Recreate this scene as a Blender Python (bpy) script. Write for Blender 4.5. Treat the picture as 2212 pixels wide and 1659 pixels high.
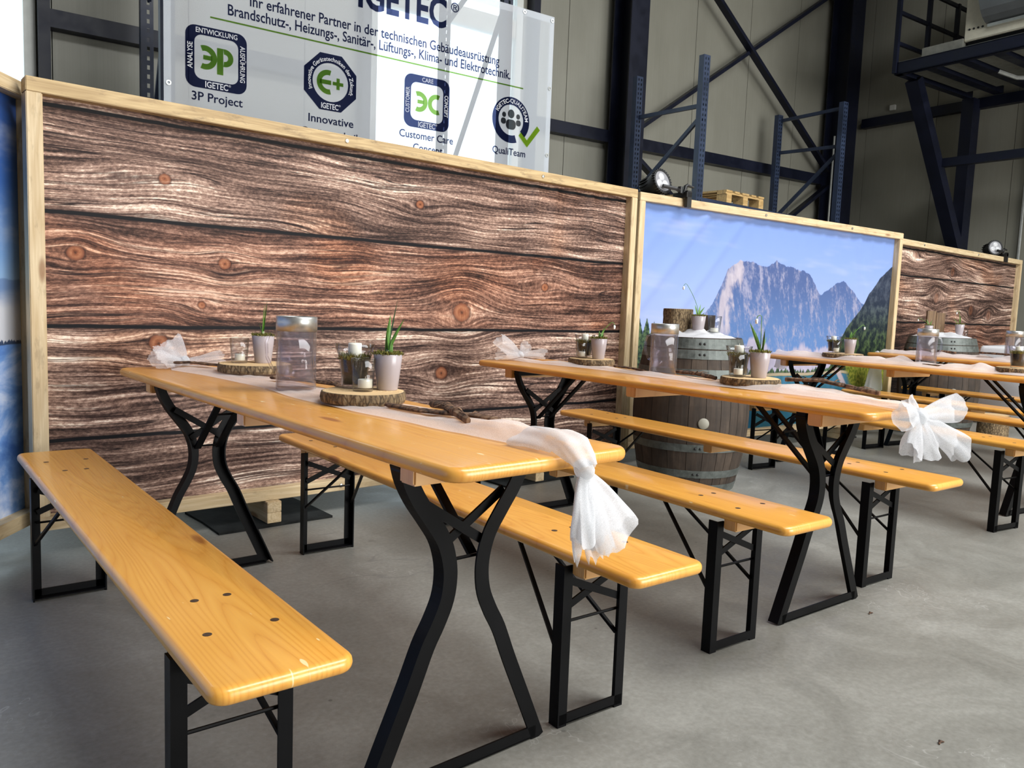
import bpy, bmesh, math, random
from mathutils import Vector, Matrix, noise as mnoise

# ------------------------------------------------------------------ camera, world, lights
scene = bpy.context.scene
for o in list(bpy.data.objects):
    bpy.data.objects.remove(o)
COL = scene.collection
R = math.radians
rnd = random.Random(7)

CAM_F, YAW, PITCH, ROLL = 1732.25, 0.70657, -0.09877, 0.03776
CAM_P = Vector((-1.0844, -0.1378, 1.0842))
fwd = Vector((math.sin(YAW)*math.cos(PITCH), math.cos(YAW)*math.cos(PITCH), math.sin(PITCH)))
r0 = Vector((math.cos(YAW), -math.sin(YAW), 0))
u0 = r0.cross(fwd)
rt = r0*math.cos(ROLL)+u0*math.sin(ROLL)
up = -r0*math.sin(ROLL)+u0*math.cos(ROLL)
cd = bpy.data.cameras.new('camera')
cam = bpy.data.objects.new('camera', cd)
COL.objects.link(cam)
cam.matrix_world = Matrix(((rt.x, up.x, -fwd.x, CAM_P.x), (rt.y, up.y, -fwd.y, CAM_P.y), (rt.z, up.z, -fwd.z, CAM_P.z), (0, 0, 0, 1)))
cd.sensor_fit = 'HORIZONTAL'; cd.sensor_width = 36.0
cd.lens = CAM_F*36.0/2212.0
cd.clip_start = 0.05; cd.clip_end = 200
scene.camera = cam

world = bpy.data.worlds.new('daylight'); scene.world = world
world.use_nodes = True
wb = world.node_tree.nodes['Background']
wb.inputs[0].default_value = (0.86, 0.95, 1.0, 1); wb.inputs[1].default_value = 2.8   # overcast sky

BYAW = R(-6)                                         # the hall is turned 6 degrees against the tables
BX = Vector((math.cos(BYAW), math.sin(BYAW), 0)); BY = Vector((-math.sin(BYAW), math.cos(BYAW), 0))
def B(x, d, z): return BX*x+BY*d+Vector((0, 0, z))

def area(name, loc, aim, sx, sy, power, col):
    l = bpy.data.lights.new(name, 'AREA'); l.shape = 'RECTANGLE'; l.size = sx; l.size_y = sy; l.energy = power; l.color = col
    o = bpy.data.objects.new(name, l); COL.objects.link(o); o.location = loc
    o.rotation_euler = (Vector(aim)-Vector(loc)).to_track_quat('-Z', 'Z').to_euler()
    return o
# daylight entering through the open roller door behind the camera and through two roof light strips
area('door_daylight', B(5.6, -7.9, 2.5), B(4.6, 0, 1.9), 7.4, 4.7, 1000, (1.0, 0.98, 0.95))
area('roof_light_daylight', B(4.4, -1.6, 7.4), B(4.2, -1.3, 0), 9.0, 3.0, 1050, (0.97, 0.98, 1.0))

vs = scene.view_settings
vs.view_transform = 'Standard'; vs.look = 'None'; vs.gamma = 1.0; vs.use_curve_mapping = False
vs.exposure = 0.0
cy = scene.cycles
cy.max_bounces = 6; cy.diffuse_bounces = 3; cy.glossy_bounces = 3; cy.transmission_bounces = 4; cy.transparent_max_bounces = 32
cy.use_adaptive_sampling = True; cy.adaptive_threshold = 0.035
cy.sample_clamp_indirect = 6.0; cy.caustics_reflective = False; cy.caustics_refractive = False; cy.use_denoising = True

# ------------------------------------------------------------------ helpers
def lin(r, g, b):
    f = lambda c: (c/255/12.92) if c/255 <= 0.04045 else ((c/255+0.055)/1.055)**2.4
    return (f(r), f(g), f(b), 1)

def obj(name, bm, mat=None, parent=None, smooth=False, loc=None, rz=None):
    if isinstance(bm, bmesh.types.BMesh):
        me = bpy.data.meshes.new(name)
        bmesh.ops.recalc_face_normals(bm, faces=bm.faces)
        bm.to_mesh(me); bm.free()
        if smooth: me.polygons.foreach_set('use_smooth', [True]*len(me.polygons))
        if mat: me.materials.append(mat)
    else:
        me = bm
    o = bpy.data.objects.new(name, me); COL.objects.link(o)
    if parent: o.parent = parent
    if loc is not None: o.location = loc
    if rz is not None: o.rotation_euler = (0, 0, rz)
    return o
def tag(o, label=None, cat=None, group=None, kind=None):
    if label: o['label'] = label
    if cat: o['category'] = cat
    if group: o['group'] = group
    if kind: o['kind'] = kind
    return o
def empty(name, loc=(0, 0, 0), rz=0, label=None, cat=None, group=None):
    o = bpy.data.objects.new(name, None); COL.objects.link(o); o.empty_display_size = 0.1
    o.location = loc; o.rotation_euler = (0, 0, rz)
    return tag(o, label, cat, group)
def dup(root, loc, rz, label=None, group=None):
    r = root.copy(); COL.objects.link(r); r.location = loc; r.rotation_euler = (0, 0, rz)
    if label: r['label'] = label
    if group: r['group'] = group
    for ch in list(root.children):
        c = ch.copy(); COL.objects.link(c); c.parent = r
        for g in ch.children:
            d = g.copy(); COL.objects.link(d); d.parent = c
    return r

def box(bm, x0, x1, y0, y1, z0, z1, M=None, bev=0):
    vs_ = [bm.verts.new((x, y, z)) for z in (z0, z1) for x, y in ((x0, y0), (x1, y0), (x1, y1), (x0, y1))]
    fs = [bm.faces.new([vs_[i] for i in f]) for f in ((3, 2, 1, 0), (4, 5, 6, 7), (0, 1, 5, 4), (1, 2, 6, 5), (2, 3, 7, 6), (3, 0, 4, 7))]
    if bev:
        es = {e for f in fs for e in f.edges}
        res = bmesh.ops.bevel(bm, geom=list(es), offset=bev, segments=1, affect='EDGES')
        vs_ = res['verts'] if False else list({v for f in bm.faces if f.is_valid for v in f.verts}) if M is None else vs_
    if M is not None:
        for v in vs_: v.co = M @ v.co
    return vs_
def boxm(x0, x1, y0, y1, z0, z1, bev=0):
    bm = bmesh.new(); box(bm, x0, x1, y0, y1, z0, z1)
    if bev: bmesh.ops.bevel(bm, geom=list(bm.edges), offset=bev, segments=2, affect='EDGES')
    return bm
def frame_of(d, ref=Vector((0, 0, 1))):
    d = d.normalized()
    if abs(d.dot(ref)) > 0.98: ref = Vector((1, 0, 0))
    s = d.cross(ref).normalized(); t = s.cross(d).normalized()
    return s, t
def bar(bm, a, b, w, h, ref=Vector((0, 0, 1))):
    a = Vector(a); b = Vector(b); s, t = frame_of(b-a, ref)
    ring = lambda p: [bm.verts.new(p+s*(i*w/2)+t*(j*h/2)) for i, j in ((-1, -1), (1, -1), (1, 1), (-1, 1))]
    A = ring(a); C = ring(b)
    for i in range(4): bm.faces.new((A[i], A[(i+1) % 4], C[(i+1) % 4], C[i]))
    bm.faces.new(A[::-1]); bm.faces.new(C)
def sweep(bm, pts, section, ref=Vector((0, 1, 0)), closed=True):
    """section: list of (a,b) in (side, ref) axes"""
    rings = []
    n = len(pts)
    for i, p in enumerate(pts):
        d = (Vector(pts[min(i+1, n-1)])-Vector(pts[max(i-1, 0)])).normalized()
        s = d.cross(ref).normalized(); t = s.cross(d).normalized()
        rings.append([bm.verts.new(Vector(p)+s*a+t*b) for a, b in section])
    m = len(section)
    for i in range(n-1):
        for j in range(m):
            bm.faces.new((rings[i][j], rings[i][(j+1) % m], rings[i+1][(j+1) % m], rings[i+1][j]))
    bm.faces.new(rings[0][::-1]); bm.faces.new(rings[-1])
def tube(bm, pts, r, seg=8, caps=True):
    n = len(pts); rings = []
    prev = None
    for i, p in enumerate(pts):
        p = Vector(p)
        d = (Vector(pts[min(i+1, n-1)])-Vector(pts[max(i-1, 0)])).normalized()
        if prev is None: s, t = frame_of(d)
        else:
            s = (prev - d*prev.dot(d)).normalized(); t = s.cross(d)
        prev = s
        rr = r[i] if isinstance(r, (list, tuple)) else r
        rings.append([bm.verts.new(p+s*math.cos(2*math.pi*k/seg)*rr+t*math.sin(2*math.pi*k/seg)*rr) for k in range(seg)])
    for i in range(n-1):
        for k in range(seg):
            bm.faces.new((rings[i][k], rings[i][(k+1) % seg], rings[i+1][(k+1) % seg], rings[i+1][k]))
    if caps: bm.faces.new(rings[0][::-1]); bm.faces.new(rings[-1])
def lathe(bm, prof, seg=32, M=None, a0=0, a1=2*math.pi, cap=False):
    full = abs(a1-a0-2*math.pi) < 1e-6
    n = seg if full else seg+1
    rings = []
    for r, z in prof:
        if r < 1e-6:
            v = bm.verts.new((0, 0, z)); rings.append([v]*n)
        else:
            rings.append([bm.verts.new((r*math.cos(a0+(a1-a0)*k/seg), r*math.sin(a0+(a1-a0)*k/seg), z)) for k in range(n)])
    for i in range(len(prof)-1):
        for k in range(seg):
            q = [rings[i][k], rings[i][(k+1) % n], rings[i+1][(k+1) % n], rings[i+1][k]]
            q = list(dict.fromkeys(q))
            if len(q) > 2: bm.faces.new(q)
    if M is not None:
        for v in {v for rg in rings for v in rg}: v.co = M @ v.co
    return rings
def rrect(w, l, r, n=6, x0=0, y0=0):
    pts = []
    for cx, cy, a in ((w/2-r, l/2-r, 0), (-w/2+r, l/2-r, 90), (-w/2+r, -l/2+r, 180), (w/2-r, -l/2+r, 270)):
        for k in range(n+1):
            t = R(a+90*k/n); pts.append((x0+cx+r*math.cos(t), y0+cy+r*math.sin(t)))
    return pts
def board_bm(w, l, z0, z1, rc, re):
    """rounded board, x centred, y 0..l, bullnose edge"""
    bm = bmesh.new(); prof = []
    for k in range(5): t = R(90*k/4); prof.append((re*(1-math.sin(t)) , z0+re*(1-math.cos(t)) ))
    # bottom edge -> side -> top edge
    lo = [(re*(1-math.sin(R(90*k/4))), z0+re*(1-math.cos(R(90*k/4)))) for k in range(5)]
    hi = [(re*(1-math.cos(R(90*k/4))), z1-re+re*math.sin(R(90*k/4))) for k in range(5)]
    rings = []
    for ins, z in lo+hi:
        rings.append([bm.verts.new((x, y, z)) for x, y in rrect(w-2*ins, l-2*ins, max(rc-ins, 0.004), 6, 0, l/2)])
    m = len(rings[0])
    for a, b in zip(rings, rings[1:]):
        for k in range(m): bm.faces.new((a[k], a[(k+1) % m], b[(k+1) % m], b[k]))
    bm.faces.new(rings[0][::-1]); bm.faces.new(rings[-1])
    return bm
def extr(bm, pts, z0, z1):
    a = [bm.verts.new((x, y, z0)) for x, y in pts]; b = [bm.verts.new((x, y, z1)) for x, y in pts]
    n = len(pts)
    for i in range(n): bm.faces.new((a[i], a[(i+1) % n], b[(i+1) % n], b[i]))
    bm.faces.new(a[::-1]); bm.faces.new(b)
def grid(bm, f, nu, nv):
    g = [[bm.verts.new(f(i/nu, j/nv)) for j in range(nv+1)] for i in range(nu+1)]
    for i in range(nu):
        for j in range(nv): bm.faces.new((g[i][j], g[i+1][j], g[i+1][j+1], g[i][j+1]))
    return g
def nz(x, y=0.0, z=0.0): return mnoise.noise(Vector((x, y, z)))

# ------------------------------------------------------------------ node helper
class E_:
    def __init__(s, g, sock): s.g = g; s.s = sock
    def __add__(s, o): return s.g.m('ADD', s, o)
    __radd__ = __add__
    def __sub__(s, o): return s.g.m('SUBTRACT', s, o)
    def __rsub__(s, o): return s.g.m('SUBTRACT', o, s)
    def __mul__(s, o): return s.g.m('MULTIPLY', s, o)
    __rmul__ = __mul__
    def __truediv__(s, o): return s.g.m('DIVIDE', s, o)
class Gr:
    def __init__(s, name):
        s.mat = bpy.data.materials.new(name); s.mat.use_nodes = True
        s.nt = s.mat.node_tree; s.b = s.nt.nodes['Principled BSDF']; s.out = s.nt.nodes['Material Output']
        s._tc = None
    def new(s, t): return s.nt.nodes.new(t)
    def put(s, sock, v):
        if isinstance(v, E_): s.nt.links.new(v.s, sock)
        elif v is not None: sock.default_value = v
    def m(s, op, a, b=None, c=None):
        n = s.new('ShaderNodeMath'); n.operation = op
        s.put(n.inputs[0], a); s.put(n.inputs[1], b)
        if c is not None: s.put(n.inputs[2], c)
        return E_(s, n.outputs[0])
    def co(s, which='Object'):
        if s._tc is None: s._tc = s.new('ShaderNodeTexCoord')
        return E_(s, s._tc.outputs[which])
    def xyz(s, v=None):
        n = s.new('ShaderNodeSeparateXYZ'); s.put(n.inputs[0], v or s.co())
        return [E_(s, o) for o in n.outputs]
    def comb(s, x=0.0, y=0.0, z=0.0):
        n = s.new('ShaderNodeCombineXYZ')
        for i, v in enumerate((x, y, z)): s.put(n.inputs[i], v)
        return E_(s, n.outputs[0])
    def rand(s):
        n = s.new('ShaderNodeObjectInfo'); return E_(s, n.outputs['Random'])
    def noise(s, vec=None, scale=1.0, detail=2.0, rough=0.5, dist=0.0):
        n = s.new('ShaderNodeTexNoise'); s.put(n.inputs['Vector'], vec or s.co())
        n.inputs['Scale'].default_value = scale; n.inputs['Detail'].default_value = detail
        n.inputs['Roughness'].default_value = rough; n.inputs['Distortion'].default_value = dist
        return E_(s, n.outputs['Fac'])
    def voro(s, vec=None, scale=1.0, feature='F1'):
        n = s.new('ShaderNodeTexVoronoi'); n.feature = feature; s.put(n.inputs['Vector'], vec or s.co())
        n.inputs['Scale'].default_value = scale
        return E_(s, n.outputs['Distance'])
    def mr(s, x, a, b, c=0.0, d=1.0, smooth=True):
        n = s.new('ShaderNodeMapRange'); n.interpolation_type = 'SMOOTHSTEP' if smooth else 'LINEAR'
        for i, v in enumerate((x, a, b, c, d)): s.put(n.inputs[i], v)
        return E_(s, n.outputs[0])
    def ramp(s, x, stops):
        n = s.new('ShaderNodeValToRGB'); s.put(n.inputs[0], x); e = n.color_ramp.elements
        while len(e) < len(stops): e.new(0.5)
        for i, (p, c) in enumerate(stops): e[i].position = p; e[i].color = c if len(c) == 4 else lin(*c)
        return E_(s, n.outputs[0])
    def mix(s, f, a, b, mode='MIX'):
        n = s.new('ShaderNodeMix'); n.data_type = 'RGBA'; n.blend_type = mode
        s.put(n.inputs[0], f); s.put(n.inputs[6], a); s.put(n.inputs[7], b)
        return E_(s, n.outputs[2])
    def curve(s, x, pts):
        n = s.new('ShaderNodeFloatCurve'); c = n.mapping.curves[0]
        while len(c.points) < len(pts): c.points.new(0.5, 0.5)
        for i, (px, py) in enumerate(pts): c.points[i].location = (px, py); c.points[i].handle_type = 'VECTOR'
        n.mapping.update(); s.put(n.inputs['Value'], x)
        return E_(s, n.outputs[0])
    def bump(s, h, strength=0.3, dist=0.01):
        n = s.new('ShaderNodeBump'); n.inputs['Strength'].default_value = strength; n.inputs['Distance'].default_value = dist
        s.put(n.inputs['Height'], h); s.nt.links.new(n.outputs[0], s.b.inputs['Normal'])
    def fin(s, col=None, rough=None, metal=None, coat=None, spec=None):
        s.put(s.b.inputs['Base Color'], col)
        s.put(s.b.inputs['Roughness'], rough); s.put(s.b.inputs['Metallic'], metal)
        s.put(s.b.inputs['Coat Weight'], coat)
        if coat is not None: s.b.inputs['Coat Roughness'].default_value = 0.12
        s.put(s.b.inputs['Specular IOR Level'], spec)
        return s.mat
def plain(name, col, rough=0.5, metal=0.0, var=0.08, scale=14.0, bump=0.0, spec=None):
    g = Gr(name); n = g.noise(scale=scale, detail=4.0, rough=0.6)
    c = lin(*col); d = tuple(max(0, v*(1-var*2.2)) for v in c[:3])+(1,); e = tuple(min(1, v*(1+var*2)) for v in c[:3])+(1,)
    if bump: g.bump(n, bump, 0.004)
    return g.fin(g.ramp(n, [(0.3, d), (0.7, e)]), rough, metal, spec=spec)

# ------------------------------------------------------------------ materials
def mat_floor():
    g = Gr('concrete'); p = g.co()
    n1 = g.noise(p, 0.55, 4.0, 0.62, 0.4); n2 = g.noise(p, 2.6, 7.0, 0.70, 0.9); n3 = g.noise(p, 60.0, 3.0, 0.6)
    t = n1*0.36+n2*0.40+n3*0.24
    c = g.ramp(t, [(0.30, (100, 98, 91)), (0.5, (132, 130, 122)), (0.70, (162, 160, 152))])
    x, y, z = g.xyz()
    sp = g.mr(g.voro(g.comb(x, y*1.0, 0.0), 3.1), 0.035, 0.075, 1.0, 0.0)
    msk = g.mr(g.noise(p, 1.7, 2.0), 0.46, 0.62)
    c = g.mix(sp*msk*0.7, c, lin(84, 82, 77))
    sp2 = g.mr(g.voro(p, 7.3), 0.03, 0.06, 1.0, 0.0)*g.mr(g.noise(p, 2.3, 2.0), 0.5, 0.6)
    c = g.mix(sp2*0.7, c, lin(80, 78, 74))
    scr = g.mr(g.m('ABSOLUTE', g.noise(g.comb(x*3.0+y*1.5, y*3.0-x*1.0, 4.0), 1.0, 3.0, 0.6, 1.5)-0.5), 0.0, 0.006, 1.0, 0.0)*g.mr(g.noise(p, 1.1, 2.0), 0.52, 0.64)
    c = g.mix(scr*0.35, c, lin(190, 188, 182))
    cr = g.mr(g.m('ABSOLUTE', g.noise(p, 0.8, 4.0, 0.55, 0.8)-0.5), 0.0, 0.004, 1.0, 0.0)*g.mr(g.noise(p, 0.5, 1.0), 0.5, 0.6)
    c = g.mix(cr*0.45, c, lin(105, 104, 101))
    g.bump(n2*0.6+n3*0.4, 0.08, 0.006)
    return g.fin(c, g.mr(n2, 0.3, 0.7, 0.38, 0.55), spec=0.45)
def mat_bench(name='lacquered_pine', light=(238, 176, 80), dark=(210, 138, 48), flecks=True, axis=1):
    g = Gr(name); x, y, z = g.xyz(); r = g.rand()*17.0
    if axis == 0: x, y = y, x
    wob = g.noise(g.comb(x*3.0, y*1.3, r), 1.0, 2.0)
    gx = x+(wob-0.5)*0.05
    n = g.noise(g.comb(gx*8.0, y*0.5, r+3.0), 1.0, 1.0, 0.4)
    ring = g.m('POWER', g.m('ABSOLUTE', g.m('FRACT', n*30.0)-0.5)*2.0, 0.45)
    fine = g.noise(g.comb(gx*260.0, y*5.0, r), 1.0, 2.0)
    t = ring*0.55+fine*0.45
    c = g.ramp(t, [(0.05, dark), (0.45, tuple((a+b)//2+4 for a, b in zip(light, dark))), (0.9, light)])
    big = g.noise(g.comb(x*5.0, y*1.2, r+9.0), 1.0, 2.0)
    c = g.mix(g.mr(big, 0.35, 0.7, 0.0, 0.35), c, lin(*dark))
    kv = g.voro(g.comb(x*6.0, y*1.6, r), 1.0)
    kn = g.mr(kv, 0.045, 0.11, 1.0, 0.0)
    c = g.mix(kn*0.8, c, lin(150, 84, 34))
    if flecks:
        fl = g.noise(g.comb(x*70.0, y*16.0, r), 1.0, 1.0); c = g.mix(g.mr(fl, 0.76, 0.80), c, lin(250, 218, 160))
    return g.fin(c, g.mr(fine, 0.3, 0.7, 0.30, 0.42), coat=0.35)
def mat_raw(name='raw_spruce', light=(212, 191, 154), dark=(184, 157, 115), axis=0, grey=0.0):
    g = Gr(name); v = g.xyz(); r = g.rand()*13.0
    a = v[axis]; b = v[(axis+1) % 3]; c_ = v[(axis+2) % 3]
    n = g.noise(g.comb(a*1.1, b*14.0, c_*14.0+r), 1.0, 3.0, 0.5, 0.5)
    ring = g.m('ABSOLUTE', g.m('FRACT', n*7.0)-0.5)*2.0
    fine = g.noise(g.comb(a*6.0, b*170.0, c_*170.0), 1.0, 2.0)
    c = g.ramp(ring*0.4+fine*0.6, [(0.15, dark), (0.75, light)])
    st = g.noise(g.comb(a*7.0, b*22.0, c_*22.0+r), 1.0, 4.0, 0.7)
    c = g.mix(g.mr(st, 0.52, 0.70, 0.0, 0.45+grey), c, lin(138, 116, 84))
    kn = g.mr(g.voro(g.comb(a*2.3, b*9.0, c_*9.0+r), 1.0), 0.06, 0.16, 1.0, 0.0)
    c = g.mix(kn*0.75, c, lin(128, 82, 42))
    return g.fin(c, 0.62)
def mat_print_wood(name, seams, knots, redband, seed, tone, corek=0.88):
    """photographic plank print: grain deflected round the knots, dark joints between the planks"""
    g = Gr(name); u, _, v = g.xyz()
    gv = v
    cores = []
    for ku, kv, ru, rv, s in knots:
        du = (u-ku)/ru; dv = (v-kv)/rv
        r2 = du*du+dv*dv
        w = g.m('EXPONENT', r2*-1.0)
        gv = gv-w*(v-kv)*s
        cu = (u-ku)/(min(ru, rv*1.3)*0.34); cv = (v-kv)/(rv*0.40)
        cores.append(cu*cu+cv*cv)
    pl = seed
    for i, s in enumerate(seams):
        st = g.m('GREATER_THAN', v, s); pl = st*3.7+pl
    warp = g.noise(g.comb(u*0.9, pl, v*2.4), 1.0, 2.0, 0.45)
    gv = gv+(warp-0.5)*0.20
    t1 = g.noise(g.comb(u*0.9, pl, gv*30.0), 1.0, 2.0, 0.5)
    t2 = g.noise(g.comb(u*2.2, pl+5.0, gv*105.0), 1.0, 2.0, 0.6)
    t3 = g.noise(g.comb(u*46.0, pl, gv*120.0), 1.0, 3.0, 0.7)
    t0 = g.noise(g.comb(u*1.5, pl+2.0, v*6.0), 1.0, 3.0, 0.55)
    t = (t1-0.5)*0.9+(t2-0.5)*1.25+(t3-0.5)*0.95+(t0-0.5)*1.15+0.5-tone
    c = g.ramp(g.mr(t, 0.02, 0.98, 0.0, 1.0, False), [(0.0, (32, 24, 22)), (0.26, (76, 57, 50)), (0.48, (124, 98, 86)), (0.70, (178, 147, 130)), (0.88, (228, 206, 186)), (1.0, (246, 230, 214))])
    lo, hi = redband
    rb = g.mr(v, lo-0.02, lo+0.02)*g.mr(v, hi-0.02, hi+0.02, 1.0, 0.0)*g.mr(t0, 0.30, 0.6, 0.5, 1.0)
    c = g.mix(rb*0.7, c, g.mix(1.0, c, lin(226, 188, 168), 'MULTIPLY'))
    tan = g.mr(g.noise(g.comb(u*1.3, seed+8.0, v*2.2), 1.0, 2.0), 0.54, 0.70)
    c = g.mix(tan*0.45, c, g.mix(1.0, c, lin(250, 206, 164), 'MULTIPLY'))
    # long thin cracks following the grain
    k1 = g.noise(g.comb(u*0.55, pl+1.0, gv*22.0), 1.0, 1.0)
    cr = g.mr(g.m('ABSOLUTE', k1-0.5), 0.0, 0.017, 1.0, 0.0)*g.mr(g.noise(g.comb(u*2.2, pl, gv*9.0), 1.0, 2.0), 0.42, 0.54)
    c = g.mix(cr*0.95, c, lin(28, 20, 21))
    k2 = g.noise(g.comb(u*1.0, pl+4.0, gv*46.0), 1.0, 1.0)
    cr2 = g.mr(g.m('ABSOLUTE', k2-0.5), 0.0, 0.05, 1.0, 0.0)*g.mr(t0, 0.36, 0.56)
    c = g.mix(cr2*0.75, c, lin(46, 31, 29))
    core = cores[0]
    for q in cores[1:]: core = g.m('MINIMUM', core, q)
    core = g.m('SQRT', core)+(t3-0.5)*0.35+(t0-0.5)*0.7
    kc = g.ramp(core*0.5, [(0.0, (74, 44, 32)), (0.12, (170, 104, 70)), (0.26, (196, 132, 94)), (0.40, (150, 92, 66)), (0.47, (58, 36, 30)), (0.60, (128, 94, 80))])
    kc = g.mix(t3, g.mix(1.0, kc, lin(150, 130, 120), 'MULTIPLY'), kc)
    c = g.mix(g.mr(core, 0.80, 1.25, corek, 0.0), c, kc)
    jog = (g.noise(g.comb(u*2.4, seed, 0.0), 1.0, 3.0)-0.5)*0.022
    for s in seams:
        d = g.m('ABSOLUTE', v-s-jog)
        c = g.mix(g.mr(d, 0.006, 0.03, 0.45, 0.0), c, lin(58, 40, 36))
        c = g.mix(g.mr(d, 0.006, 0.010, 1.0, 0.0), c, lin(16, 16, 19))
    return g.fin(c, 0.5, spec=0.12)
def mat_print_mountain():
    g = Gr('print_alpine_lake'); u, _, v = g.xyz(); x = u/3.424
    sky = g.ramp(v/1.75, [(0.35, (178, 194, 234)), (0.6, (160, 182, 232)), (0.8, (142, 170, 228)), (1.0, (128, 158, 218))])
    cl = g.noise(g.comb(u*0.9, 3.0, v*4.5), 1.0, 3.0, 0.55); c = g.mix(g.mr(cl, 0.52, 0.8, 0.0, 0.45), sky, lin(214, 216, 240))
    R1 = [(0.0, .5), (.17, .72), (.208, .879), (.235, .983), (.263, 1.089), (.287, 1.23), (.296, 1.301), (.334, 1.361), (.383, 1.378), (.40, 1.339), (.443, 1.347), (.468, 1.40), (.486, 1.374), (.541, 1.348), (.598, 1.321), (.631, 1.231), (.654, 1.138), (.676, 1.18), (.71, 1.243), (.75, 1.281), (.795, 1.196), (.827, 1.118), (.855, 1.072), (.92, .9), (1.0, .7)]
    ridge = g.curve(x, [(a, b/2.0) for a, b in R1])*2.0
    jag = g.noise(g.comb(u*9.0, 1.0, 0.0), 1.0, 4.0, 0.65)
    rr = ridge+(jag-0.5)*0.09
    mt = g.mr(v-rr, -0.004, 0.004, 1.0, 0.0)
    rock = g.noise(g.comb(u*6.5+v*1.3, 2.0, v*2.6), 1.0, 5.0, 0.62, 0.4)
    rock2 = g.noise(g.comb(u*20.0+v*4.0, 4.0, v*9.0), 1.0, 3.0, 0.6)
    rock3 = g.noise(g.comb(u*60.0+v*18.0, 7.0, v*34.0), 1.0, 2.0, 0.6)
    f = g.mr(rock*0.46+rock2*0.34+rock3*0.20, 0.475, 0.62)
    mc = g.mix(f, g.mix(g.mr(v, 0.6, 1.35), lin(100, 138, 192), lin(84, 104, 152)), lin(160, 164, 190))
    lit = g.mr(g.m('ABSOLUTE', u-1.02-(v-1.0)*0.22-(rock-0.5)*0.5), 0.03, 0.11, 1.0, 0.0)*g.mr(v, 0.68, 0.9)
    mc = g.mix(lit*0.85, mc, g.mix(rock2, lin(170, 164, 178), lin(222, 214, 218)))
    sc = g.noise(g.comb(u*4.2, 6.0, v*0.9), 1.0, 3.0, 0.6)
    scm = g.mr(v-sc*0.55, 0.42, 0.46, 1.0, 0.0)
    mc = g.mix(scm*0.9, mc, g.mix(rock2, lin(168, 166, 190), lin(206, 198, 210)))
    c = g.mix(mt, c, mc)
    # far shore trees and lake
    tj = g.noise(g.comb(u*26.0, 3.0, 0.0), 1.0, 3.0, 0.7); tb = g.noise(g.comb(u*2.2, 5.0, 0.0), 1.0, 2.0)
    tr = g.mr(v-0.50-(tj-0.4)*0.16-(tb-0.5)*0.14, -0.005, 0.005, 1.0, 0.0)
    sp = g.noise(g.comb(u*40.0, 2.0, v*40.0), 1.0, 3.0)
    grn = g.mix(g.mr(sp, 0.35, 0.68), lin(38, 58, 54), lin(98, 122, 84))
    c = g.mix(tr, c, grn)
    hill = g.curve(x, [(0.0, 0.0), (.70, .20), (.735, .333), (.777, .435), (.835, .518), (.872, .593), (.922, .669), (.965, .715), (1.0, .75)])*2.0
    hm = g.mr(v-hill-(jag-0.5)*0.05, -0.005, 0.006, 1.0, 0.0)*g.mr(v, 0.42, 0.5)
    hs = g.noise(g.comb(u*16.0, 9.0, v*13.0), 1.0, 4.0, 0.65)
    hc = g.mix(g.mr(hs, 0.4, 0.68), g.mix(g.mr(v, 0.6, 1.3), lin(22, 34, 34), lin(46, 56, 74)), g.mix(g.mr(v, 0.7, 1.2), lin(78, 98, 62), lin(80, 90, 104)))
    c = g.mix(hm, c, hc)
    lt = g.curve(x, [(0.0, .47), (.03, .452), (.06, .46), (.09, .425), (.15, .36), (.22, .29), (.3, .22), (1.0, 0.0)])*2.0
    lj = g.m('ABSOLUTE', g.m('FRACT', u*14.0)-0.5)
    lm = g.mr(v-lt+lj*0.22+(sp-0.5)*0.06, -0.01, 0.01, 1.0, 0.0)*g.mr(u, 0.5, 0.62, 1.0, 0.0)
    c = g.mix(lm, c, grn)
    wv = g.noise(g.comb(u*14.0, 1.0, v*5.0), 1.0, 3.0, 0.5)
    lake = g.mix(g.mr(v, 0.05, 0.45), lin(36, 96, 124), lin(70, 122, 150))
    lake = g.mix(g.mr(wv, 0.35, 0.7), lake, lin(52, 104, 116))
    shore = 0.465+(tb-0.5)*0.05
    lk = g.mr(v-shore, -0.004, 0.004, 1.0, 0.0)
    c = g.mix(g.mr(g.m('ABSOLUTE', v-shore-0.015), 0.008, 0.016, 1.0, 0.0), c, lin(176, 164, 138))
    c = g.mix(lk, c, lake)
    md = g.mr(u+(v-0.4)*0.5+(sp-0.5)*0.12, 2.72, 2.80)*g.mr(v, 0.54, 0.58, 1.0, 0.0)
    mcol = g.mix(g.mr(sp, 0.35, 0.65), lin(92, 108, 38), lin(150, 154, 62))
    c = g.mix(md, c, mcol)
    pth = g.mr(g.m('ABSOLUTE', u-2.62+(v-0.45)*0.9), 0.025, 0.05, 1.0, 0.0)*g.mr(v, 0.36, 0.40)*g.mr(v, 0.50, 0.54, 1.0, 0.0)
    c = g.mix(pth*0.8, c, lin(204, 186, 186))
    c = g.mix(1.0, c, (0.80, 0.78, 0.80, 1), 'MULTIPLY')
    return g.fin(c, 0.5, spec=0.08)
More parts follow.
